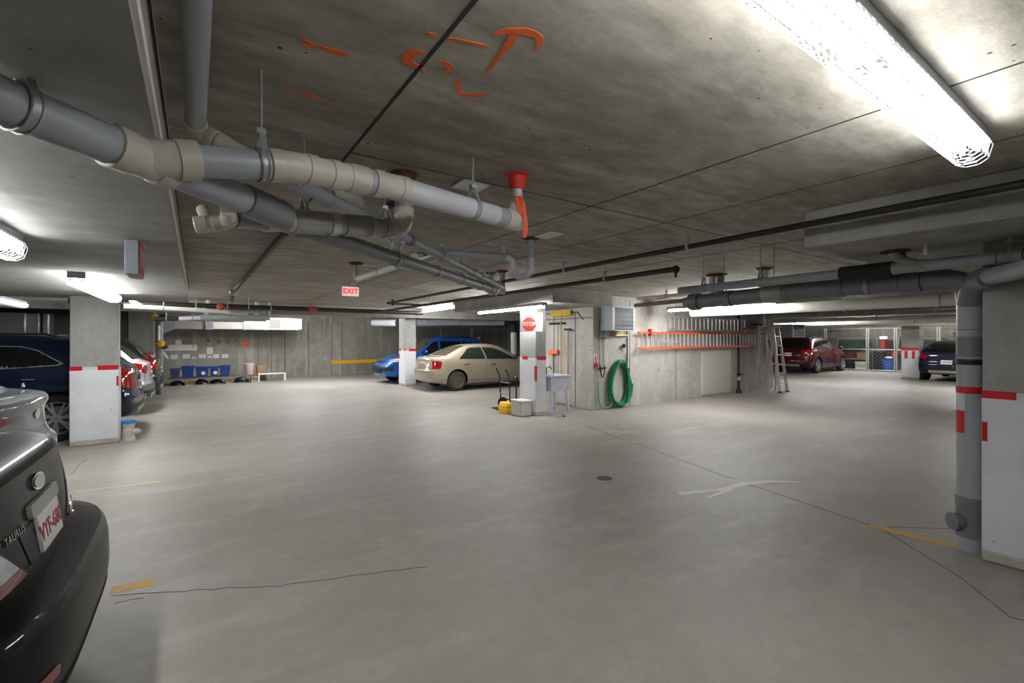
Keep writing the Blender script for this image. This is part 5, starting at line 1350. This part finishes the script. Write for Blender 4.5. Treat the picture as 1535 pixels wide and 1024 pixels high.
# coiled hose
t = thing('garden_hose', 'coiled green hose hanging on the wall under the heater', 'hose', (8.03, 7.33, .55))
hc = Vector((8.03, 7.33, .56)); hp = []
rnd = random.Random(4); turns = 9; n = 40
for i in range(turns * n + 1):
    a = 2 * PI * i / n; k = i // n; ph = rnd.random() * 0
    sx_ = .30 + .06 * math.sin(k * 2.3) ; sz_ = .50 + .045 * math.cos(k * 1.7); ox = .05 * math.sin(k * 3.1); oz = -.02 * math.cos(k * 2.1)
    k2 = (k + 1); f = (i % n) / n
    sx2 = .30 + .06 * math.sin(k2 * 2.3); sz2 = .50 + .045 * math.cos(k2 * 1.7); ox2 = .05 * math.sin(k2 * 3.1); oz2 = -.02 * math.cos(k2 * 2.1)
    ax = sx_ + (sx2 - sx_) * f; az = sz_ + (sz2 - sz_) * f; xo = ox + (ox2 - ox) * f; zo = oz + (oz2 - oz) * f
    yy = .03 - .012 * k + .02 * math.sin(a * 2 + k)
    egg = 1 - .18 * math.sin(a)      # narrower at the hook
    hp.append(hc + Vector((ax * math.cos(a) * egg + xo, min(.05, yy), az * math.sin(a) + zo)))
MB().tube(hp, .019, 8).build('coil', M['hose'], t, smooth=60)
MB().tube([hc + Vector(q) for q in ((-.25, 0, -.3), (-.3, -.02, -.5), (-.45, -.02, -.53), (-.58, .02, -.5), (-.63, .03, -.35), (-.65, .03, -.05), (-.65, .03, .05))], .015, 8).build('loose_end', M['hosepale'], t, smooth=60)
MB().tube([hc + Vector((0, .06, .45)), hc + Vector((0, -.1, .45)), hc + Vector((0, -.1, .5))], .012, 8).build('hook', M['zinc'], t)
# copper risers with a tap beside the hose
t = thing('water_tap', 'two thin supply pipes with taps and a dark bracket beside the hose', 'tap', (7.48, 7.36, 1.0))
for xx in (7.42, 7.56): MB().cyl((xx, 7.37, .98), (xx, 7.37, 2.02), .009, n=8).build('supply_pipe', M['rustpipe'], t)
m = MB(); m.bar((7.38, 7.36, .93), (7.62, 7.36, .93), .03, .03); m.bar((7.38, 7.36, 1.6), (7.62, 7.36, 1.6), .02, .02); m.build('bracket', M['steelpipe'], t)
for xx in (7.43, 7.56): MB().tube([(xx, 7.36, 1.0), (xx, 7.34, .86), (7.50 + (xx - 7.5) * .3, 7.34, .72)], .012, 8).build('tap_spout', M['steelpipe'], t)
# gauge and switch by the corner
t = thing('wall_thermometer', 'white and red tag fixed on the corner edge of the utility room wall', 'tag', (7.262, 7.38, 1.05))
MB().box(7.28, 7.36, 7.380, 7.398, 1.0, 1.24).build('backing', M['labelwhite'], t); MB().lathe((7.32, 7.379, 1.0), (0, -1, 0), [(0, .06), (.02, .055), (.022, .02)], 16).build('red_disc', M['red'], t); MB().box(7.305, 7.335, 7.372, 7.381, 1.03, 1.2).build('red_bar', M['red'], t)
t = thing('switch_cord', 'dark conduit running down the wall at the edge of the ladder wall', 'conduit', (8.33, 7.37, 1))
MB().cyl((8.33, 7.37, .85), (8.33, 7.37, 2.2), .014, n=8).build('tube', M['steelpipe'], t); MB().box(8.28, 8.38, 7.34, 7.399, .72, .9).build('switch_box', M['steelpipe'], t, bevel=.01)
m = MB(); m.tube([(7.8, 7.37, 1.66), (8.1, 7.33, 1.66), (8.33, 7.37, 1.66)], .025, 8); tag(m.build('brass_valve', plain('brass', (170, 130, 60), .4, metal=.8)), 'brass valve with yellow body below the heater', 'valve')
tag(MB().lathe((8.18, 7.35, 1.42), (0, -1, 0), [(0, .05), (.03, .05), (.05, .03)], 12).build('hose_nozzle', M['steelpipe']), 'dark round nozzle hung above the green hose', 'nozzle')
tag(MB().box(8.22, 8.25, 7.34, 7.36, 1.22, 1.42).build('pink_strap', M['pink']), 'pink strap hanging next to the dark nozzle', 'strap')
tag(MB().tube([(7.245, 9.2, 2.06), (7.245, 7.42, 2.06)], .008, 6).build('conduit', M['steelpipe']), 'thin dark conduit along the wall behind the brooms, lower one', 'conduit')
tag(MB().tube([(7.245, 9.2, 2.2), (7.245, 7.9, 2.2), (7.245, 7.7, 2.02)], .010, 6).build('conduit', M['steelpipe']), 'thin dark conduit that kinks down behind the yellow broom', 'conduit')
# brooms and tools on the wall
XW = 7.195
def broom(label, y, ztop, zbot, head_w, head_h, head, handle, headmat, name='push_broom', r=.016, XW=XW):
    t = thing(name, label, 'broom', (XW, y, zbot))
    MB().cyl((XW, y, zbot), (XW, y, ztop), r, n=10).build('handle', handle, t)
    MB().box(XW - .02, XW + .014, y - head_w / 2, y + head_w / 2, ztop, ztop + head_h * .55).build('head', head, t, bevel=.006)
    MB().box(XW - .018, XW + .012, y - head_w / 2 + .01, y + head_w / 2 - .01, ztop + head_h * .55, ztop + head_h).build('bristle_block', headmat, t, bevel=.006)
yel = plain('straw_yellow', (206, 164, 44), .7, var=.2)
broom('push broom with a wide yellow head hung upside down on the wall', 8.42, 2.13, .70, .72, .13, yel, M['wood'], yel)
broom('short-headed dark brush with a yellow handle reaching lowest on the wall', 8.17, 1.78, .40, .24, .05, M['black'], M['wood'], M['black'])
broom('floor squeegee with a black head behind the yellow broom', 8.60, 1.93, .55, .62, .05, M['black'], M['insul'], M['black'], 'squeegee', XW=7.243, r=.012)
t = thing('garden_tool', 'red-headed tool hung low behind the brooms', 'tool', (XW, 8.66, 1.0))
MB().cyl((XW, 8.7, .3), (XW, 8.7, 1.25), .012, n=8).build('handle', M['board'], t); MB().bar((XW, 8.52, 1.27), (XW, 8.86, 1.25), .06, .09).build('head', M['orange'], t)
tag(MB().box(XW - .02, XW + .02, 8.05, 8.85, .03, .05).build('wall_shoe', M['board']), 'thin timber batten lying at the wall foot under the brooms', 'batten').hide_render = False
# laundry sink
sx0, sx1, sy0, sy1 = 6.10, 6.66, 7.46, 8.02
t = thing('laundry_sink', 'white plastic laundry tub on four legs beside the stop-sign column', 'sink', ((sx0 + sx1) / 2, (sy0 + sy1) / 2, 0))
def taper(zs):
    vs, n = [], 4
    for e, z in zs: vs += [(sx0 + e, sy0 + e, z), (sx1 - e, sy0 + e, z), (sx1 - e, sy1 - e, z), (sx0 + e, sy1 - e, z)]
    return vs, [(3, 2, 1, 0)] + [(k + 4 * j, (k + 1) % 4 + 4 * j, (k + 1) % 4 + 4 * j + 4, k + 4 * j + 4) for j in range(len(zs) - 1) for k in range(4)] + [tuple(4 * len(zs) - 4 + k for k in range(4))]
v, f = taper([(.07, .47), (.03, .72), (.025, .77), (-.005, .775), (-.01, .81), (.03, .81), (.045, .76), (.09, .50)])
MB().add(v, f).build('tub', M['sink'], t, smooth=0, bevel=.008)
for (a, b) in ((sx0 + .07, sy0 + .07), (sx1 - .07, sy0 + .07), (sx0 + .07, sy1 - .07), (sx1 - .07, sy1 - .07)):
    ox, oy = (-.03 if a < 6.4 else .03), (-.03 if b < 7.7 else .03)
    MB().tube([(a, b, .50), (a + ox, b + oy, 0)], [.045, .026], 8).build('leg', M['sink'], t)
MB().tube([(6.38, 7.95, .80), (6.38, 7.95, .95), (6.38, 7.85, .98), (6.38, 7.78, .93)], .012, 8).build('faucet', M['black'], t)
MB().cyl((6.38, 7.74, .48), (6.38, 7.74, .2), .025, n=10).build('drain_pipe_tail', M['pvclight'], t)
t = thing('hand_tool', 'small dark valve lying on the floor in front of the laundry tub', 'tool', (6.52, 7.15, 0)); p = at(843, 625, z=0)
MB().tube([(p.x - .12, p.y, .012), (p.x + .1, p.y + .03, .012)], .012, 8).build('shaft', M['zinc'], t); MB().tube([(p.x + .02, p.y - .05, .015), (p.x + .06, p.y + .08, .015)], .015, 8).build('cross_piece', M['steelpipe'], t)
# battery box, yellow case and hand truck
bx0, bx1, by0, by1 = 5.42, 5.70, 7.58, 7.94
t = thing('storage_tub', 'off-white lidded box on the floor against the stop-sign column', 'box', ((bx0 + bx1) / 2, (by0 + by1) / 2, 0))
MB().box(bx0, bx1, by0, by1, 0, .285).build('tub', M['greybox'], t, bevel=.02); MB().box(bx0 - .012, bx1 + .012, by0 - .012, by1 + .012, .287, .325).build('lid', M['greybox'], t, bevel=.012)
yx0, yx1, yy0, yy1 = 5.36, 5.66, 8.02, 8.34
t = thing('tool_case', 'yellow plastic case next to the off-white box', 'case', ((yx0 + yx1) / 2, (yy0 + yy1) / 2, 0))
MB().box(yx0, yx1, yy0, yy1, 0, .13).build('case_base', M['yellowbox'], t, bevel=.02); MB().prism([(yx0 + .0, .132), (yx1, .132), (yx1 - .04, .235), (yx0 + .04, .235)], yy0, yy1, 'y').build('lid', M['yellowbox'], t, bevel=.02)
MB().tube([(5.5, 8.08, .235), (5.5, 8.1, .30), (5.5, 8.26, .30), (5.5, 8.28, .235)], .014, 8).build('handle', M['black'], t)
t = thing('hand_truck', 'black hand truck standing behind the yellow case', 'hand truck', (5.85, 8.6, 0))
for yy in (8.45, 8.83): MB().tube([(5.75, yy, .1), (5.72, yy, .75), (5.62, yy, .92)], .016, 8).build('upright', M['black'], t); 
for yy in (8.40, 8.88): MB().lathe((5.83, yy - .03, .12), (0, 1, 0), [(0, .05), (.005, .12), (.055, .12), (.06, .05)], 20).build('wheel', M['rubber'], t)
MB().cyl((5.83, 8.4, .12), (5.83, 8.9, .12), .012, n=8).build('axle', M['zinc'], t)
for z in (.35, .6): MB().bar((5.74, 8.45, z), (5.74, 8.83, z), .03, .02).build('cross_bar', M['zinc'], t)
MB().box(5.52, 5.76, 8.42, 8.86, .02, .035).build('toe_plate', M['black'], t)
tag(MB().lathe((5.95, 8.5, .0), (0, 0, 1), [(0, .09), (.01, .09), (.012, .02), (.62, .018), (.63, .045), (.72, .045), (.74, .02)], 12).build('plunger_stand', M['black']), 'dark post with a pale knob beside the hand truck', 'post')

# ================================================================== LADDER WALL
YL = 7.28
def ladder(label, x0, x1, z0, z1, n, rail, rung, y=YL, group=None, railh=.05, taper_=0.0):
    t = thing('extension_ladder', label, 'ladder', ((x0 + x1) / 2, y, z0), 0, group)
    for z in (z0, z1): MB().box(x0, x1, y - .02, y + .02, z - railh / 2, z + railh / 2).build('rail', rail, t, bevel=.006)
    for k in range(n):
        xx = x0 + .12 + (x1 - x0 - .24) * k / (n - 1); MB().cyl((xx, y, z0), (xx, y, z1), .02, n=8).build('rung', rung, t)
    for xx in (x0 + .0, x1):
        pass
    m = MB()
    for xx in (x0 + .6, x1 - .8):
        for z in (z0, z1): m.tube([(xx, y + .02, z), (xx, RY0 + .0, z)], .014, 8)
    m.build('wall_hook', M['steelpipe'], t)
    return t
t = ladder('long orange-railed extension ladder hung level on the wall', 8.62, 14.3, 1.36, 1.73, 34, M['ladder'], M['alu'])
MB().box(9.0, 9.06, YL - .05, YL + .03, 1.66, 1.82).build('rung_lock', M['firestop'], t)
MB().tube([(9.35, YL - .03, 1.75), (9.4, YL - .04, 1.55), (9.8, YL - .04, 1.48), (10.2, YL - .03, 1.55)], .008, 6).build('rope', M['insul'], t)
ladder('silver ladder hung on edge above the orange-railed ladder', 9.74, 13.5, 1.80, 2.14, 20, M['alu'], M['alu'], y=7.33)
t = thing('hanging_cable', 'orange coil of cable resting on the end of the orange-railed ladder', 'cable', (13.25, 7.18, 1.78))
for k in range(4): MB().tube([(13.25 + .26 * math.cos(a) * (1 - .08 * k), 7.17 + .012 * k, 1.765 + max(0, math.sin(a)) * .13 * (1 - .1 * k) + .02 * k) for a in [i * PI / 12 for i in range(13)]], .014, 8).build('coil_turn', M['orange'] if k % 2 else M['rustpipe'], t)
tag(MB().box(11.32, 12.72, RY0 - .02, RY0 + .002, .06, 1.24).build('wall_panel', plain('beige_painted_panel', (206, 200, 190), .7, var=.02)), 'plain beige panel on the wall under the ladders', 'panel')
t = thing('wall_drain', 'black pipe down the wall with a valve near the floor', 'pipe', (13.05, 7.32, 0))
MB().cyl((13.05, 7.33, .12), (13.05, 7.33, 2.3), .035, n=10).build('pipe_section', M['steelpipe'], t); MB().ball((13.05, 7.31, .42), .07, 10, 8).build('valve', M['zinc'], t); MB().bar((12.9, 7.3, .55), (13.2, 7.3, .55), .03, .03).build('valve_handle', M['steelpipe'], t); MB().lathe((13.05, 7.33, 0), (0, 0, 1), [(0, .09), (.12, .06), (.14, .035)], 12).build('foot', M['steelpipe'], t)
# step ladder
def stepladder(label, x, y, h, w0, w1, spread, mat, n=6, top='grey', lean=0):
    t = thing('step_ladder', label, 'ladder', (x, y, 0))
    def P_(s, front, f): # s -1/1 side, f 0..1 height
        w = w0 + (w1 - w0) * f; yy = y + (-spread / 2 if front else spread / 2) * (1 - f) ; return Vector((x + s * w / 2 + lean * f, yy, h * f))
    for s in (-1, 1):
        MB().bar(P_(s, 1, 0), P_(s, 1, 1), .035, .075, (0, 1, 0)).build('front_rail', M[mat], t); MB().bar(P_(s, 0, 0), P_(s, 0, .96), .025, .05, (0, 1, 0)).build('rear_rail', M[mat], t)
    for k in range(1, n + 1):
        f = k / (n + 1); MB().bar(P_(-1, 1, f), P_(1, 1, f), .08, .025, (0, 0, 1)).build('step', M['alu'], t)
        if k % 2: MB().bar(P_(-1, 0, f), P_(1, 0, f), .02, .03, (0, 0, 1)).build('rear_brace', M[mat], t)
    MB().box(x - w1 / 2 - .03 + lean, x + w1 / 2 + .03 + lean, y - .1, y + .06, h, h + .05).build('top_cap', M['pvc'] if top == 'grey' else M['firestop'], t, bevel=.01)
    for s in (-1, 1): q = P_(s, 1, 0); MB().box(q.x - .03, q.x + .03, q.y - .05, q.y + .05, 0, .03).build('foot', M['black'], t)
    return t
stepladder('aluminium step ladder standing open at the end of the ladder wall', 14.38, 6.88, 1.93, .46, .30, .35, 'alu', lean=-.12)
t = thing('folded_ladder', 'folded grey step ladder hung on the wall behind the open one', 'ladder', (14.2, 7.25, 1))
for xx in (13.85, 14.25): MB().bar((xx - .03, 7.16, .83), (xx + .03, 7.16, 1.98), .05, .07).build('rail', M['alu'] if xx < 14 else M['zinc'], t)
for z in (1.1, 1.35, 1.6, 1.85): MB().bar((13.85, 7.16, z), (14.25, 7.16, z), .06, .03).build('step', M['zinc'], t)
MB().box(13.80, 14.30, 7.1, 7.39, 1.98, 2.03).build('top_cap', M['firestopdark'], t)
tag(MB().bar((14.72, 7.0, .02), (14.74, 7.32, 1.55), .03, .03).build('red_bar', M['firestop']), 'red pole leaning on the wall beside the open step ladder', 'pole')
for i, (px, q) in enumerate(((1146, 'nearer the ladders'), (1153, 'nearer the second heater'))):
    p = at(px, 489, y=6.9); tag(MB().lathe((p.x, 6.9, p.z), (0, 0, 1), [(0, .05), (.004, .055), (.19, .055), (.2, .06), (.21, .06), (.212, .03), (ZC - p.z, .004)], 12).build('hanging_canister', M['insul']), 'cream canister hung from the pipes, ' + q, 'canister', 'cream canisters by the ladder wall')
tag(MB().box(13.55, 13.75, 7.18, 7.36, 1.86, 1.98).build('blue_case', M['bluebucket'], bevel=.01), 'small blue case on the ladder end beside the folded ladder', 'case')

# ================================================================== STORAGE CAGES
def cage(label, axis, c0, c1, at_, depth, h=2.1, door=True):
    """storage cage front of posts, rails and wire; axis 'y' = front runs along y at x=at_"""
    t = thing('storage_cage', label, 'storage cage', (at_, (c0 + c1) / 2, 0) if axis == 'y' else ((c0 + c1) / 2, at_, 0), 0, None)
    def p(u, z, d=0): return Vector((at_ + d, u, z)) if axis == 'y' else Vector((u, at_ + d, z))
    e = .04
    for u in (c0 + e, c1 - e): MB().cyl(p(u, 0), p(u, h), .032, n=8).build('post', M['zinc'], t)
    for z in (.06, 1.05, h - .03): MB().cyl(p(c0 + e, z), p(c1 - e, z), .018, n=6).build('rail', M['zinc'], t)
    m = MB(); s = .16; u = c0 - h
    k = 0
    while u < c1:
        for sg in (0, 1):
            a0, a1 = max(c0 + e, u), min(c1 - e, u + h)
            if a1 > a0:
                if sg: q0, q1 = p(a0, a0 - u), p(a1, a1 - u)
                else: q0, q1 = p(a0, h - (a0 - u)), p(a1, h - (a1 - u))
                m.bar(q0, q1, .005, .005)
        u += s
    m.build('wire_mesh', M['mesh'], t, smooth=0)
    for u in (c0 + e, c1 - e): MB().bar(p(u, h - .03), p(u, h - .03, depth), .03, .03).build('side_rail', M['zinc'], t)
    return t
cy = [12.6, 10.55, 8.72, 7.62, 6.1, 4.6, 3.1]
names = ['storage cage behind the red SUV on its far side', 'storage cage beside the red SUV with a dark green crate inside', 'storage cage holding a blue bucket', 'storage cage half hidden by the distant column', 'storage cage with purple and yellow things', 'storage cage with white boxes behind the midnight blue hatchback', 'last storage cage seen past the standpipe']
for i in range(len(cy) - 1): cage(names[i], 'y', cy[i + 1], cy[i], 27.05, 1.9)
rnd = random.Random(11)
def stored(label, x, y, z, sx_, sy_, sz_, mat, name='storage_box', cat='box', lid=None, shape='box'):
    z = z + .004 if z > 0 else z
    sx_ = min(sx_, .46) if z > .5 else sx_
    if shape == 'box':
        t = thing(name, label, cat, (x, y, z)); MB().box(x - sx_ / 2, x + sx_ / 2, y - sy_ / 2, y + sy_ / 2, z, z + sz_ * .88).build('box_body', mat, t, bevel=.015)
        MB().box(x - sx_ / 2 - .01, x + sx_ / 2 + .01, y - sy_ / 2 - .01, y + sy_ / 2 + .01, z + sz_ * .88, z + sz_).build('lid', lid or mat, t, bevel=.01)
    elif shape == 'bucket':
        t = thing(name, label, cat, (x, y, z)); MB().lathe((x, y, z), (0, 0, 1), [(0, sy_ * .38), (.01, sy_ * .39), (sz_, sy_ * .5), (sz_ + .01, sy_ * .54), (sz_ - .04, sy_ * .54), (sz_ - .041, sy_ * .46), (.03, sy_ * .36)], 18).build('bucket_wall', mat, t)
        MB().tube([(x, y + sy_ * .5 * math.cos(a), z + sz_ + .14 * math.sin(a)) for a in [k * PI / 8 for k in range(9)]], .008, 6).build('handle', M['zinc'], t)
    else:
        m = MB(); n, k = 12, 8; c = Vector((x, y, z)); vs = []
        for i in range(k + 1):
            for j in range(n):
                ph = PI * max(.03, min(.97, i / k)); th = 2 * PI * j / n; r = 1 + rnd.uniform(-.18, .18)
                vs.append(c + Vector((math.sin(ph) * math.cos(th) * sx_ / 2 * r, math.sin(ph) * math.sin(th) * sy_ / 2 * r, sz_ / 2 - math.cos(ph) * sz_ / 2 * (1 if i in (0, k) else r * .95))))
        m.add([(v.x, v.y, max(v.z, z + .001)) for v in vs], [(i * n + j, i * n + (j + 1) % n, (i + 1) * n + (j + 1) % n, (i + 1) * n + j) for i in range(k) for j in range(n)] + [tuple(reversed(range(n))), tuple(k * n + j for j in range(n))])
        tag(m.build(name, mat, smooth=30), label, cat)
def shelf(label, y0, y1, zs, x=28.2):
    t = thing('shelf_unit', label, 'shelf', (x, (y0 + y1) / 2, 0))
    for z in zs: MB().box(x - .3, x + .3, y0, y1, z - .03, z).build('shelf_board', M['wood'], t)
    for yy in (y0, y1):
        for xx in (x - .29, x + .29): MB().box(xx - .02, xx + .02, yy - .02, yy + .02, 0, zs[-1]).build('upright', M['zinc'], t)
A = M
shelf('timber shelf in the cage beside the red SUV', 8.95, 10.3, (.55, 1.05, 1.6))
stored('dark green crate on the middle shelf in the cage beside the red SUV', 28.15, 9.7, 1.05, .5, .9, .42, A['greenbox'])
stored('small red box on the low shelf in the cage beside the red SUV', 28.1, 9.75, .55, .4, .35, .3, A['firestopdark'])
stored('brown carton on the low shelf next to the small red box', 28.1, 9.25, .55, .4, .38, .32, A['card'])
stored('white carton on the floor under the timber shelf', 28.1, 9.3, 0, .4, .45, .4, A['labelwhite'])
stored('black bin on the floor under the timber shelf', 28.1, 9.95, 0, .45, .5, .42, A['black'])
shelf('timber shelf in the cage with the blue bucket', 7.75, 8.6, (1.05, 1.6))
stored('blue bucket on the floor behind the cage wire', 27.45, 7.98, 0, .5, .55, .55, A['bluebucket'], 'bucket', 'bucket', shape='bucket')
stored('crumpled white cloth heaped over the blue bucket', 27.45, 7.98, .57, .36, .36, .16, A['labelwhite'], 'cloth', 'cloth', shape='lump')
stored('orange-red bundle above the blue bucket', 27.75, 7.80, .62, .35, .34, .36, A['firestop'], 'bundle', 'bundle', shape='lump')
stored('tall dark bin beside the blue bucket', 27.8, 8.45, 0, .5, .4, .95, A['black'])
stored('white sheet of paper clipped high in the bucket cage', 27.1, 8.1, 1.55, .02, .3, .14, A['labelwhite'], 'notice', 'notice')
stored('long red case standing on the shelf of the bucket cage', 28.15, 8.4, 1.05, .3, .16, .62, A['firestop'])
stored('maroon bag on the shelf of the bucket cage', 28.15, 8.05, 1.05, .4, .4, .42, A['firestopdark'], 'duffel_bag', 'bag', shape='lump')
shelf('timber shelf in the cage half hidden by the distant column', 6.3, 7.5, (.95, 1.6))
stored('brown carton standing behind the distant column', 27.6, 7.2, 0, .4, .55, .85, A['card'])
stored('bright yellow jug in the cage half hidden by the column', 28.1, 7.25, .95, .2, .2, .34, A['yellowbox'], 'jug', 'jug', shape='lump')
stored('dark teal tub on the shelf above the brown carton', 28.1, 6.8, .95, .4, .5, .3, A['greenbox'])
shelf('timber shelf in the cage with purple and yellow things', 4.75, 5.95, (.62, 1.1, 1.6))
stored('yellow soft toy bag next to the distant column', 27.4, 5.98, .62, .25, .26, .55, A['yellowbox'], 'soft_bag', 'bag', shape='lump')
stored('purple fabric bundle behind the cage wire', 27.6, 5.68, .62, .4, .36, .7, A['purple'], 'fabric_bundle', 'bundle', shape='lump')
stored('white bag below the purple bundle', 27.8, 5.7, 0, .5, .6, .5, A['labelwhite'], 'laundry_bag', 'bag', shape='lump')
stored('grey bag on the cage floor near the midnight blue hatchback', 27.7, 5.15, 0, .6, .6, .48, A['pvc'], 'laundry_bag', 'bag', shape='lump')
stored('dark red bundle on the shelf behind the midnight blue hatchback', 28.1, 5.1, 1.1, .5, .7, .42, A['firestopdark'], 'fabric_bundle', 'bundle', shape='lump')
stored('red patterned blanket on the low shelf behind the midnight blue hatchback', 28.0, 5.1, .62, .5, .8, .36, A['firestop'], 'blanket', 'blanket', shape='lump')
stored('brown basket on the top shelf above the purple bundle', 28.1, 5.6, 1.6, .4, .45, .25, A['board'])
stored('beige sack on the top shelf above the dark red bundle', 28.1, 4.98, 1.6, .4, .4, .32, A['pink'], 'sack', 'bag', shape='lump')
shelf('timber shelf in the cage behind the midnight blue hatchback', 3.3, 4.45, (1.1, 1.65))
stored('white box high on the shelf behind the midnight blue hatchback', 28.0, 4.1, 1.65, .4, .5, .3, A['labelwhite'])
stored('white box on the middle shelf behind the midnight blue hatchback', 28.0, 3.9, 1.1, .4, .6, .34, A['labelwhite'])
stored('pale grey tub on the middle shelf of the same cage', 28.0, 3.4, 1.1, .4, .3, .3, A['pvclight'])
stored('blue tub on the floor past the red SUV and step ladder', 26.4, 12.25, 0, .5, .5, .6, A['bin'])
# cages behind the beige sedan
cx = [8.85, 10.45, 12.55]
cage('storage cage behind the blue SUV', 'x', cx[0], cx[1], 18.5, 2.0)
cage('storage cage behind the beige sedan, nearer the stop sign', 'x', cx[1], cx[2], 18.5, 2.0)
for px, py, q in ((669, 506, 'nearer the blue SUV'), (717, 507, 'nearer the stop sign')):
    p = at(px, py, y=18.46); tag(MB().box(p.x - .07, p.x + .07, 18.44, 18.455, p.z - .07, p.z + .07).build('cage_sign', M['labelwhite']), 'small white plate wired to the cage, ' + q, 'plate')
stored('heap of dark bags in the cage nearer the stop sign', 11.7, 19.3, 0, 1.0, .8, 1.2, A['steelpipe'], 'bag_heap', 'bag', shape='lump')
stored('brown stuffed bag on top of the dark heap', 11.7, 19.3, 1.2, .55, .4, .35, A['board'], 'stuffed_bag', 'bag', shape='lump')
stored('stacked grey crate in the cage behind the blue SUV', 9.6, 19.5, 0, .8, .6, 1.1, A['pvcdark'])
EXPOSURE = 0.65

# ================================================================== CAMERA
cam = bpy.data.cameras.new('camera'); co = bpy.data.objects.new('camera', cam); COL.objects.link(co); SC.camera = co
cam.sensor_width = 36.0; cam.lens = F_PX / 1535.0 * 36.0
co.location = (0, 0, CAM_H); co.rotation_euler = (PI / 2, 0, -YAW)
cam.shift_y = (HY - 512.0) / 1535.0 * 1.0
cam.shift_x = (767.5 - CX) / 1535.0
cam.clip_start = .05; cam.clip_end = 200
vs_ = SC.view_settings; SC.display_settings.display_device = 'sRGB'
vs_.view_transform = 'Standard'; vs_.look = 'None'; vs_.gamma = 1.0; vs_.use_curve_mapping = False; vs_.exposure = EXPOSURE
